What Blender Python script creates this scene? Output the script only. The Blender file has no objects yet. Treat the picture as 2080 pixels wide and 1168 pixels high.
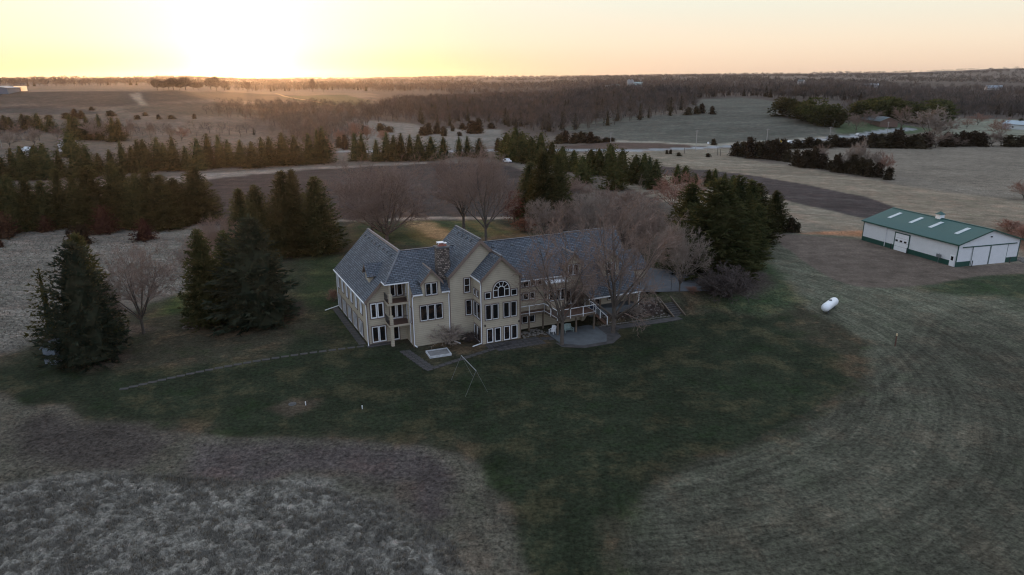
import bpy, math, random
import numpy as np
from math import radians as R, sin, cos, tan, pi, hypot, atan2
from mathutils import Vector, Matrix

sc = bpy.context.scene
col = sc.collection
random.seed(7)

# ---------------------------------------------------------------- camera
F, PITCH, ROLL, CH = 1387.0, R(17.0), R(0.4), 34.0
cam = bpy.data.objects.new('camera', bpy.data.cameras.new('camera'))
col.objects.link(cam)
cam.data.sensor_width = 36.0
cam.data.lens = 36.0 * F / 2080.0
cam.data.clip_start = 0.5
cam.data.clip_end = 60000.0
cam.matrix_world = Matrix.Translation((0, 0, CH)) @ Matrix.Rotation(R(90) - PITCH, 4, 'X') @ Matrix.Rotation(-ROLL, 4, 'Z')
sc.camera = cam

# ---------------------------------------------------------------- sky and sun (the sun stands just over the horizon, ahead and to the left)
SUN_AZ, SUN_EL = R(-20.4), R(2.6)
world = bpy.data.worlds.new('World')
sc.world = world
world.use_nodes = True


class NT:
    """small helper to write node graphs"""
    def __init__(s, tree):
        s.t = tree
        s.n = tree.nodes
        s.l = tree.links

    def new(s, typ, **kw):
        nd = s.n.new(typ)
        for k, v in kw.items():
            setattr(nd, k, v)
        return nd

    def put(s, sock, v):
        if isinstance(v, bpy.types.NodeSocket):
            s.l.new(v, sock)
        elif isinstance(v, (tuple, list)) and len(v) == 3 and sock.type == 'RGBA':
            sock.default_value = (*v, 1)
        else:
            sock.default_value = v

    def math(s, op, a, b=None, c=None, clamp=False):
        nd = s.new('ShaderNodeMath', operation=op)
        nd.use_clamp = clamp
        s.put(nd.inputs[0], a)
        if b is not None:
            s.put(nd.inputs[1], b)
        if c is not None:
            s.put(nd.inputs[2], c)
        return nd.outputs[0]

    def vmath(s, op, a, b=None):
        nd = s.new('ShaderNodeVectorMath', operation=op)
        s.put(nd.inputs[0], a)
        if b is not None:
            s.put(nd.inputs[1], b)
        return nd.outputs['Value'] if op == 'DOT_PRODUCT' else nd.outputs[0]

    def mix(s, fac, a, b, mode='MIX'):
        nd = s.new('ShaderNodeMix', data_type='RGBA', blend_type=mode)
        nd.clamp_factor = True
        s.put(nd.inputs[0], fac)
        s.put(nd.inputs[6], a)
        s.put(nd.inputs[7], b)
        return nd.outputs[2]

    def ramp(s, fac, stops, interp='LINEAR'):
        nd = s.new('ShaderNodeValToRGB')
        cr = nd.color_ramp
        cr.interpolation = interp
        while len(cr.elements) < len(stops):
            cr.elements.new(0.5)
        for e, (p, c) in zip(cr.elements, stops):
            e.position = p
            e.color = (*c, 1) if len(c) == 3 else c
        s.put(nd.inputs[0], fac)
        return nd.outputs[0]

    def noise(s, vec, scale, detail=3, rough=0.55, dist=0.0):
        nd = s.new('ShaderNodeTexNoise')
        nd.inputs['Scale'].default_value = scale
        nd.inputs['Detail'].default_value = detail
        nd.inputs['Roughness'].default_value = rough
        nd.inputs['Distortion'].default_value = dist
        if vec is not None:
            s.l.new(vec, nd.inputs['Vector'])
        return nd.outputs['Fac']

    def maprange(s, v, a, b, c=0.0, d=1.0, smooth=False):
        nd = s.new('ShaderNodeMapRange')
        nd.interpolation_type = 'SMOOTHSTEP' if smooth else 'LINEAR'
        s.put(nd.inputs[0], v)
        nd.inputs[1].default_value = a
        nd.inputs[2].default_value = b
        nd.inputs[3].default_value = c
        nd.inputs[4].default_value = d
        return nd.outputs[0]


w = NT(world.node_tree)
bg = w.n['Background']
gen = w.new('ShaderNodeTexCoord').outputs['Generated']
sky = w.new('ShaderNodeTexSky', sky_type='NISHITA')
sky.sun_disc = False
sky.sun_elevation = SUN_EL
sky.sun_rotation = SUN_AZ
sky.dust_density = 2.0
sep = w.new('ShaderNodeSeparateXYZ')
w.l.new(gen, sep.inputs[0])
zc = w.math('MAXIMUM', sep.outputs[2], 0.0)
base = w.ramp(zc, [(0.0, (.97, .69, .48)), (0.045, (.98, .82, .63)), (0.10, (.87, .88, .76)), (0.22, (.95, .99, .99)), (0.5, (.86, .95, 1.04)), (1.0, (.68, .78, .92))])
sd = (sin(SUN_AZ) * cos(R(1.0)), cos(SUN_AZ) * cos(R(1.0)), sin(R(1.0)))
dot = w.vmath('DOT_PRODUCT', gen, sd)
back = w.maprange(dot, -1.0, 0.75, 0.0, 1.0, True)
c1 = w.mix(back, w.mix(1.0, base, (.84, .92, 1.14), 'MULTIPLY'), base)
dpos = w.math('MAXIMUM', dot, 0.0)
g_low = w.math('POWER', dpos, 20.0)
low = w.maprange(zc, 0.0, 0.055, 1.0, 0.0, True)
c2 = w.mix(w.math('MULTIPLY', g_low, low), c1, (1.02, .72, .26))
g_hi = w.math('POWER', dpos, 100.0)
c3 = w.mix(1.0, c2, w.mix(1.0, (.52, .43, .30), g_hi, 'MULTIPLY'), 'ADD')
g_core = w.math('POWER', dpos, 900.0)
c4 = w.mix(1.0, c3, w.mix(1.0, (2.2, 1.7, .75), g_core, 'MULTIPLY'), 'ADD')
# the physical sky on top, weak, then the whole divided by the background strength
STR = 0.12
tot = w.mix(1.0, w.mix(1.0, c4, (1 / STR, 1 / STR, 1 / STR), 'MULTIPLY'), w.mix(1.0, sky.outputs[0], (.10, .10, .10), 'MULTIPLY'), 'ADD')
w.l.new(tot, bg.inputs[0])
bg.inputs[1].default_value = STR

sl = bpy.data.lights.new('sun', 'SUN')
sl.energy = 3.2
sl.angle = R(0.6)
sl.color = (1.0, .50, .20)
so = bpy.data.objects.new('sun', sl)
col.objects.link(so)
so.rotation_euler = Vector((-sin(SUN_AZ) * cos(SUN_EL), -cos(SUN_AZ) * cos(SUN_EL), -sin(SUN_EL))).to_track_quat('-Z', 'Y').to_euler()

vs = sc.view_settings
vs.view_transform = 'Standard'
vs.look = 'None'
vs.exposure = 0.0
vs.gamma = 1.0
sc.cycles.max_bounces = 5
sc.cycles.diffuse_bounces = 2
sc.cycles.glossy_bounces = 2
sc.cycles.transmission_bounces = 2
sc.cycles.transparent_max_bounces = 4
sc.cycles.volume_bounces = 0
sc.cycles.use_denoising = True
sc.cycles.filter_width = 1.2

# ---------------------------------------------------------------- tagging
def tag(o, label=None, cat=None, group=None, kind=None):
    if label: o['label'] = label
    if cat: o['category'] = cat
    if group: o['group'] = group
    if kind: o['kind'] = kind
    return o


def empty(name, loc, rz=0.0, label=None, cat=None, group=None):
    o = bpy.data.objects.new(name, None)
    col.objects.link(o)
    o.location = loc
    o.rotation_euler = (0, 0, rz)
    o.empty_display_size = 0.3
    return tag(o, label, cat, group)


# ---------------------------------------------------------------- terrain
TH = R(24.0)
OX, OY = -12.998, 84.484          # the house's front left corner
UX, UY, VX, VY = cos(TH), sin(TH), -sin(TH), cos(TH)


def vnoise(x, y, seed=0):
    xi = np.floor(x); yi = np.floor(y)
    fx = x - xi; fy = y - yi
    fx = fx * fx * (3 - 2 * fx); fy = fy * fy * (3 - 2 * fy)
    def h(a, b):
        n = (a.astype(np.int64) * 374761393 + b.astype(np.int64) * 668265263 + seed * 1442695041) & 0xffffffff
        n = ((n ^ (n >> 13)) * 1274126177) & 0xffffffff
        return ((n ^ (n >> 16)) & 0xffff) / 65535.0
    a = h(xi, yi); b = h(xi + 1, yi); c = h(xi, yi + 1); d = h(xi + 1, yi + 1)
    return (a * (1 - fx) + b * fx) * (1 - fy) + (c * (1 - fx) + d * fx) * fy


def fbm(x, y, sc_, seed=0, oct_=3):
    t = 0; amp = 1; tot_ = 0
    for i in range(oct_):
        t = t + amp * vnoise(x / sc_ * 2 ** i + 17 * i, y / sc_ * 2 ** i - 31 * i, seed + i)
        tot_ += amp
        amp *= .5
    return t / tot_


def sstep(a, b, x):
    t = np.clip((x - a) / (b - a), 0, 1)
    return t * t * (3 - 2 * t)


def terrain(x, y):
    x = np.asarray(x, float); y = np.asarray(y, float)
    u = (x - OX) * UX + (y - OY) * UY
    v = (x - OX) * VX + (y - OY) * VY
    # the knoll behind and to the right of the walk-out house
    wide = sstep(38, 45, u)
    front = sstep(-3.7, -1.3, v) * (1 - wide) + sstep(-12, 4, v) * wide
    left = sstep(25.3, 26.8, u) * (1 - sstep(1, 3, v)) + sstep(7.5, 13, u) * sstep(1, 3, v)
    z = 2.0 * front * left * (1 - sstep(50, 74, u)) * (1 - sstep(40, 85, v))
    d = np.hypot(x, y); az = np.degrees(np.arctan2(x, y))
    n1 = fbm(x, y, 260, 5, 2) - .5
    # hill with the fields on the left, lower where the sun goes down
    hl = sstep(330, 690, d) * (1 - sstep(-16, 0, az)) * (12 + 15 * (1 - sstep(-26, -19, az)))
    # round field beyond the road
    hc = 11 * sstep(380, 640, d) * sstep(2, 8, az) * (1 - sstep(24, 32, az))
    hf = 44 * sstep(1600, 6500, d) * (1 - .35 * sstep(-4, -16, az)) + 30 * sstep(26, 36, az) * sstep(2500, 6000, d)
    z = z + hl + hc + hf + n1 * 5 * sstep(250, 900, d) + (fbm(x, y, 900, 9, 3) - .5) * 26 * sstep(1200, 5000, d)
    return z


def _ray(px, py):
    fw = np.array([0, cos(PITCH), -sin(PITCH)]); up0 = np.array([0, sin(PITCH), cos(PITCH)]); rt0 = np.array([1., 0, 0])
    rt = rt0 * cos(ROLL) - up0 * sin(ROLL); up = up0 * cos(ROLL) + rt0 * sin(ROLL)
    return fw + rt * (px - 1040) / F - up * (py - 584) / F


def at(px, py):
    """point of the ground seen at that place of the photograph"""
    r = _ray(px, py)
    hr = hypot(r[0], r[1])
    s = r[2] / hr
    t = np.concatenate([np.arange(20, 700, .5), np.arange(700, 12000, 4.)])
    X = r[0] / hr * t; Y = r[1] / hr * t
    below = CH + s * t - terrain(X, Y)
    i = np.argmax(below < 0)
    if below[i] >= 0:
        i = len(t) - 1
    if i > 0 and below[i] < 0:
        f = below[i - 1] / (below[i - 1] - below[i])
        tt = t[i - 1] + (t[i] - t[i - 1]) * f
    else:
        tt = t[i]
    x, y = r[0] / hr * tt, r[1] / hr * tt
    return float(x), float(y), float(terrain(x, y))


def tall(p, py):
    """height above the ground point p of something whose top shows at row py"""
    d = hypot(p[0], p[1])
    px = 1040
    for _ in range(3):
        r = _ray(px, py)
        px += (math.atan2(p[0], p[1]) - math.atan2(r[0], r[1])) * 1387
    r = _ray(px, py)
    return CH + r[2] / hypot(r[0], r[1]) * d - p[2]


def uvw(u, v, z=0.0):
    return (OX + UX * u + VX * v, OY + UY * u + VY * v, z)


# ---------------------------------------------------------------- materials
def make_mat(name):
    m = bpy.data.materials.new(name)
    m.use_nodes = True
    g = NT(m.node_tree)
    return m, g, g.n['Principled BSDF']


def mat(name, c, rough=.7, amt=.25, scale=3.0, bump=0.0, bscale=None, metal=0.0, spec=None, stretch=None):
    m, g, b = make_mat(name)
    tc = g.new('ShaderNodeTexCoord').outputs['Object']
    if stretch:
        mp = g.new('ShaderNodeMapping')
        mp.inputs['Scale'].default_value = stretch
        g.l.new(tc, mp.inputs[0])
        tc = mp.outputs[0]
    n = g.noise(tc, scale, 4)
    f = g.maprange(n, .3, .7, 1 - amt, 1 + amt)
    cc = g.new('ShaderNodeCombineColor')
    for i in range(3):
        g.l.new(g.math('MULTIPLY', f, c[i]), cc.inputs[i])
    g.l.new(cc.outputs[0], b.inputs['Base Color'])
    b.inputs['Roughness'].default_value = rough
    b.inputs['Metallic'].default_value = metal
    if spec is not None:
        b.inputs['Specular IOR Level'].default_value = spec
    if bump:
        bp = g.new('ShaderNodeBump')
        bp.inputs['Strength'].default_value = bump
        bp.inputs['Distance'].default_value = .05
        g.l.new(g.noise(tc, bscale or scale * 4, 3), bp.inputs['Height'])
        g.l.new(bp.outputs[0], b.inputs['Normal'])
    return m


def siding_mat(name, c, board, axis=2, amt=.10):
    """clapboard (axis 2) or vertical ribs (uv x)"""
    m, g, b = make_mat(name)
    tc = g.new('ShaderNodeTexCoord')
    sp = g.new('ShaderNodeSeparateXYZ')
    g.l.new(tc.outputs['UV'], sp.inputs[0])
    co = sp.outputs[1] if axis == 2 else sp.outputs[0]
    fr = g.math('FRACT', g.math('DIVIDE', co, board))
    n = g.noise(tc.outputs['Object'], .7, 5)
    n2 = g.noise(tc.outputs['Object'], 6.0, 2)
    fac = g.math('ADD', g.maprange(n, .3, .7, 1 - amt, 1 + amt), g.maprange(n2, .3, .7, -.03, .03))
    line = g.maprange(fr, .0, .22, .62, 1.0)
    fac = g.math('MULTIPLY', fac, line)
    cc = g.new('ShaderNodeCombineColor')
    for i in range(3):
        g.l.new(g.math('MULTIPLY', fac, c[i]), cc.inputs[i])
    g.l.new(cc.outputs[0], b.inputs['Base Color'])
    b.inputs['Roughness'].default_value = .6
    bp = g.new('ShaderNodeBump')
    bp.inputs['Strength'].default_value = .5
    bp.inputs['Distance'].default_value = .02
    g.l.new(fr, bp.inputs['Height'])
    g.l.new(bp.outputs[0], b.inputs['Normal'])
    return m


def brick_mat(name, c1, c2, mortar, bw, bh, msize=.02, rough=.8, bias=0.0, extra=.25, nscale=1.5):
    m, g, b = make_mat(name)
    tc = g.new('ShaderNodeTexCoord')
    br = g.new('ShaderNodeTexBrick')
    br.inputs['Color1'].default_value = (*c1, 1)
    br.inputs['Color2'].default_value = (*c2, 1)
    br.inputs['Mortar'].default_value = (*mortar, 1)
    br.inputs['Scale'].default_value = 1.0
    br.inputs['Brick Width'].default_value = bw
    br.inputs['Row Height'].default_value = bh
    br.inputs['Mortar Size'].default_value = msize
    br.inputs['Bias'].default_value = bias
    br.offset = .5
    g.l.new(tc.outputs['UV'], br.inputs['Vector'])
    n = g.noise(tc.outputs['UV'], nscale, 4)
    n2 = g.noise(tc.outputs['UV'], .25, 3)
    f = g.math('MULTIPLY', g.maprange(n, .3, .7, 1 - extra, 1 + extra), g.maprange(n2, .3, .7, .85, 1.15))
    cc = g.new('ShaderNodeCombineColor')
    for i in range(3):
        g.l.new(f, cc.inputs[i])
    g.l.new(g.mix(1.0, br.outputs['Color'], cc.outputs[0], 'MULTIPLY'), b.inputs['Base Color'])
    b.inputs['Roughness'].default_value = rough
    bp = g.new('ShaderNodeBump')
    bp.inputs['Strength'].default_value = .4
    bp.inputs['Distance'].default_value = .03
    g.l.new(br.outputs['Fac'], bp.inputs['Height'])
    bp.invert = True
    g.l.new(bp.outputs[0], b.inputs['Normal'])
    return m


def leaf_mat(name, c, c2, trans=.25, scale=.6):
    """foliage: two shades by clump, a little light comes through"""
    m = bpy.data.materials.new(name)
    m.use_nodes = True
    g = NT(m.node_tree)
    g.n.remove(g.n['Principled BSDF'])
    out = g.n['Material Output']
    tc = g.new('ShaderNodeTexCoord').outputs['Object']
    oi = g.new('ShaderNodeObjectInfo')
    n = g.noise(tc, scale, 3)
    n = g.maprange(n, .35, .65)
    cc = g.mix(n, c, c2)
    hv = g.new('ShaderNodeHueSaturation')
    g.put(hv.inputs['Hue'], g.maprange(oi.outputs['Random'], 0, 1, .475, .515))
    g.put(hv.inputs['Value'], g.maprange(oi.outputs['Random'], 0, 1, .75, 1.25))
    g.l.new(cc, hv.inputs['Color'])
    d = g.new('ShaderNodeBsdfDiffuse')
    t = g.new('ShaderNodeBsdfTranslucent')
    g.l.new(hv.outputs[0], d.inputs[0])
    g.l.new(hv.outputs[0], t.inputs[0])
    mx = g.new('ShaderNodeMixShader')
    mx.inputs[0].default_value = trans
    g.l.new(d.outputs[0], mx.inputs[1])
    g.l.new(t.outputs[0], mx.inputs[2])
    g.l.new(mx.outputs[0], out.inputs[0])
    return m


M = {}
M['siding'] = siding_mat('beige_clapboard', (.42, .365, .275), .27)
M['trim'] = mat('taupe_trim', (.15, .115, .095), .6, .08)
M['fascia'] = mat('brown_rake_board', (.17, .125, .10), .6, .1)
M['ridge'] = mat('weathered_ridge_caps', (.115, .12, .13), .8, .25, 2.0)
M['white'] = mat('white_paint', (.74, .75, .76), .5, .05)
M['shingle'] = brick_mat('grey_shingles', (.068, .080, .097), (.128, .146, .170), (.022, .027, .034), .60, .27, .045, .85, -.15, .16, 2.2)
M['stone'] = brick_mat('field_stone', (.07, .055, .05), (.36, .30, .25), (.03, .025, .02), .34, .24, .035, .9, -.2, .5, 5.0)
M['wood'] = mat('brown_deck_boards', (.10, .052, .033), .7, .3, 2.0, stretch=(1, 9, 1))
M['timber'] = mat('treated_timber', (.12, .09, .065), .8, .3, 3.0)
M['dark'] = mat('dark_metal', (.03, .03, .032), .5, .1)
M['shade'] = mat('sky_reflection_pane', (.62, .70, .78), .45, .08, 1.0)  # pale blue sky reflection, put into the colour of these panes
m_, g_, b_ = make_mat('window_glass')
gi = g_.new('ShaderNodeTexCoord').outputs['Object']
gn = g_.noise(gi, .55, 3)
g_.l.new(g_.ramp(gn, [(.35, (.006, .007, .009)), (.55, (.012, .011, .012)), (.7, (.05, .032, .022))]), b_.inputs['Base Color'])
b_.inputs['Roughness'].default_value = .04
b_.inputs['Specular IOR Level'].default_value = .6
M['glass'] = m_
M['concrete'] = mat('patio_concrete', (.085, .093, .098), .8, .22, .8, .2, 20)
M['paver'] = mat('grey_brown_paver', (.046, .042, .040), .85, .45, 1.2, .2, 20)
M['barnwhite'] = siding_mat('white_ribbed_steel', (.66, .67, .68), .23, 0, .04)
M['barngreen'] = siding_mat('green_ribbed_steel', (.012, .072, .066), .30, 0, .06)
M['green'] = mat('dark_green_trim', (.012, .06, .045), .5, .1)
M['tank'] = mat('tank_paint', (.72, .74, .76), .35, .05, 2.0)
M['bark'] = mat('grey_brown_bark', (.085, .068, .055), .9, .3, 3.0)
M['bark2'] = mat('warm_brown_bark', (.12, .082, .062), .9, .3, 3.0)
M['twig'] = mat('grey_brown_twigs', (.185, .128, .10), .9, .2, 1.0)
M['twig2'] = mat('reddish_twigs', (.23, .12, .085), .9, .2, 1.0)
M['twig3'] = mat('pale_twigs', (.23, .18, .145), .9, .2, 1.0)
M['darktwig'] = mat('dark_brown_twigs', (.065, .048, .042), .9, .2, 1.0)
M['spruce'] = leaf_mat('spruce_needles', (.026, .036, .016), (.088, .090, .038), .45)
M['bluespruce'] = leaf_mat('blue_spruce_needles', (.022, .033, .022), (.066, .080, .052), .3)
M['pine'] = leaf_mat('pine_needles', (.028, .037, .014), (.095, .092, .034), .45)
M['cedar'] = leaf_mat('winter_cedar_leaves', (.024, .020, .013), (.060, .046, .028), .25)
M['redcedar'] = leaf_mat('rusty_cedar_leaves', (.040, .018, .014), (.075, .038, .026), .2)
M['oakleaf'] = leaf_mat('dry_oak_leaves', (.13, .055, .035), (.20, .10, .065), .3)
M['rock'] = mat('pale_rock', (.13, .115, .10), .9, .4, 2.0, .3)
M['sand'] = mat('grey_sand', (.17, .165, .16), .95, .2, 2.0)
M['woodland'] = None

# ---------------------------------------------------------------- mesh builder
class MB:
    def __init__(s):
        s.v = []; s.f = []; s.m = []

    def add(s, pts, faces, mi=0):
        o = len(s.v)
        s.v += [tuple(p) for p in pts]
        for f in faces:
            s.f.append(tuple(o + i for i in f)); s.m.append(mi)
        return s

    def box(s, x0, x1, y0, y1, z0, z1, mi=0, f=None):
        p = [(x, y, z) for z in (z0, z1) for y in (y0, y1) for x in (x0, x1)]
        if f: p = [f(*q) for q in p]
        return s.add(p, [(0, 2, 3, 1), (4, 5, 7, 6), (0, 1, 5, 4), (2, 6, 7, 3), (0, 4, 6, 2), (1, 3, 7, 5)], mi)

    def prism(s, poly, vec, mi=0, side=None):
        """closed solid: polygon swept along vec"""
        n = len(poly)
        a = [Vector(p) for p in poly]; b = [p + Vector(vec) for p in a]
        s.add([*a, *b], [tuple(range(n - 1, -1, -1)), tuple(range(n, 2 * n))], mi)
        o = len(s.v) - 2 * n
        for i in range(n):
            j = (i + 1) % n
            s.f.append((o + i, o + j, o + n + j, o + n + i)); s.m.append(mi if side is None else side)
        return s

    def slab(s, poly, th, mi=0, side=1):
        """roof slab: polygon (upper face) thickened downwards along its normal"""
        a = [Vector(p) for p in poly]
        n = Vector((0, 0, 0))
        for i in range(len(a)):
            n += a[i].cross(a[(i + 1) % len(a)])
        n.normalize()
        if n.z < 0:
            a.reverse(); n = -n
        k = len(a)
        b = [p - n * th for p in a]
        o = len(s.v)
        s.v += [tuple(p) for p in a + b]
        s.f.append(tuple(o + i for i in range(k))); s.m.append(mi)
        s.f.append(tuple(o + k + i for i in range(k - 1, -1, -1))); s.m.append(side)
        for i in range(k):
            j = (i + 1) % k
            s.f.append((o + j, o + i, o + k + i, o + k + j)); s.m.append(side)
        return s

    def tube(s, p0, p1, r0, r1=None, n=6, mi=0, cap=True):
        r1 = r0 if r1 is None else r1
        p0 = Vector(p0); p1 = Vector(p1)
        d = (p1 - p0).normalized()
        a = d.orthogonal().normalized(); b = d.cross(a)
        pts = []
        for p, r in ((p0, r0), (p1, r1)):
            for i in range(n):
                t = 2 * pi * i / n
                pts.append(p + a * cos(t) * r + b * sin(t) * r)
        fs = [(i, (i + 1) % n, n + (i + 1) % n, n + i) for i in range(n)]
        if cap: fs += [tuple(range(n - 1, -1, -1)), tuple(range(n, 2 * n))]
        return s.add(pts, fs, mi)

    def beam(s, p0, p1, wx, hz, mi=0):
        """rectangular bar between two points"""
        p0 = Vector(p0); p1 = Vector(p1)
        d = (p1 - p0).normalized()
        a = d.cross(Vector((0, 0, 1)))
        a = a.normalized() if a.length > 1e-4 else Vector((1, 0, 0))
        b = a.cross(d)
        q = [(-1, -1), (1, -1), (1, 1), (-1, 1)]
        pts = [p + a * i * wx / 2 + b * j * hz / 2 for p in (p0, p1) for i, j in q]
        return s.add(pts, [(0, 1, 2, 3), (7, 6, 5, 4), (0, 4, 5, 1), (1, 5, 6, 2), (2, 6, 7, 3), (3, 7, 4, 0)], mi)

    def build(s, name, mats, parent=None, loc=None, smooth=False):
        me = bpy.data.meshes.new(name)
        me.from_pydata(s.v, [], s.f)
        for m in (mats if isinstance(mats, (list, tuple)) else [mats]):
            me.materials.append(m)
        me.polygons.foreach_set('material_index', s.m)
        uv = me.uv_layers.new(name='metres')
        V_ = [Vector(q) for q in s.v]
        data = np.zeros(len(me.loops) * 2, 'f')
        k = 0
        for p in me.polygons:
            n = p.normal
            t = Vector((0, 0, 1)).cross(n)
            if t.length < .05: t = Vector((1, 0, 0))
            t.normalize(); b = n.cross(t)
            for li in p.vertices:
                data[k] = V_[li].dot(t); data[k + 1] = V_[li].dot(b); k += 2
        uv.data.foreach_set('uv', data)
        if smooth:
            me.polygons.foreach_set('use_smooth', [True] * len(me.polygons))
        o = bpy.data.objects.new(name, me)
        col.objects.link(o)
        if parent: o.parent = parent
        if loc: o.location = loc
        return o


def np_mesh(name, verts, faces, mats, nper=3, smooth=False, attrs=None, midx=None):
    """mesh from numpy arrays, all faces with nper corners"""
    me = bpy.data.meshes.new(name)
    nv = len(verts); nf = len(faces)
    me.vertices.add(nv)
    me.vertices.foreach_set('co', np.asarray(verts, 'f').ravel())
    me.loops.add(nf * nper)
    me.loops.foreach_set('vertex_index', np.asarray(faces, 'i').ravel())
    me.polygons.add(nf)
    me.polygons.foreach_set('loop_start', np.arange(0, nf * nper, nper, dtype='i'))
    me.polygons.foreach_set('loop_total', np.full(nf, nper, 'i'))
    if midx is not None:
        me.polygons.foreach_set('material_index', np.asarray(midx, 'i'))
    me.update(calc_edges=True)
    for m in (mats if isinstance(mats, (list, tuple)) else [mats]):
        me.materials.append(m)
    if smooth:
        me.polygons.foreach_set('use_smooth', np.ones(nf, bool))
    for nm, (typ, arr) in (attrs or {}).items():
        a = me.attributes.new(nm, typ, 'POINT')
        a.data.foreach_set('color' if typ == 'FLOAT_COLOR' else 'vector' if typ == 'FLOAT_VECTOR' else 'value', np.asarray(arr, 'f').ravel())
    return me


def link(name, me, parent=None, loc=None):
    o = bpy.data.objects.new(name, me)
    col.objects.link(o)
    if parent: o.parent = parent
    if loc: o.location = loc
    return o

# ---------------------------------------------------------------- ground: one sheet to the horizon, with the fields as its colour zones
def densify(pts, closed=True):
    out = []
    n = len(pts)
    for i in range(n if closed else n - 1):
        a = pts[i]; b = pts[(i + 1) % n]
        k = max(1, int(hypot(b[0] - a[0], b[1] - a[1]) / 60))
        for j in range(k):
            out.append((a[0] + (b[0] - a[0]) * j / k, a[1] + (b[1] - a[1]) * j / k))
    return out


def sdf(x, y, poly):
    """signed distance, negative inside"""
    n = len(poly)
    d = np.full(x.shape, 1e9); c = np.zeros(x.shape, bool)
    for i in range(n):
        ax, ay = poly[i]; bx, by = poly[(i + 1) % n]
        ex, ey = bx - ax, by - ay
        L = ex * ex + ey * ey + 1e-9
        t = np.clip(((x - ax) * ex + (y - ay) * ey) / L, 0, 1)
        d = np.minimum(d, (x - ax - t * ex) ** 2 + (y - ay - t * ey) ** 2)
        cond = ((ay > y) != (by > y))
        with np.errstate(divide='ignore', invalid='ignore'):
            xi = ax + (y - ay) * ex / (ey if abs(ey) > 1e-9 else 1e-9)
        c ^= cond & (x < xi)
    d = np.sqrt(d)
    return np.where(c, -d, d)


def lines_sdf(x, y, pts):
    d = np.full(x.shape, 1e9)
    for i in range(len(pts) - 1):
        ax, ay = pts[i]; bx, by = pts[i + 1]
        ex, ey = bx - ax, by - ay
        t = np.clip(((x - ax) * ex + (y - ay) * ey) / (ex * ex + ey * ey + 1e-9), 0, 1)
        d = np.minimum(d, (x - ax - t * ex) ** 2 + (y - ay - t * ey) ** 2)
    return np.sqrt(d)


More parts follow.
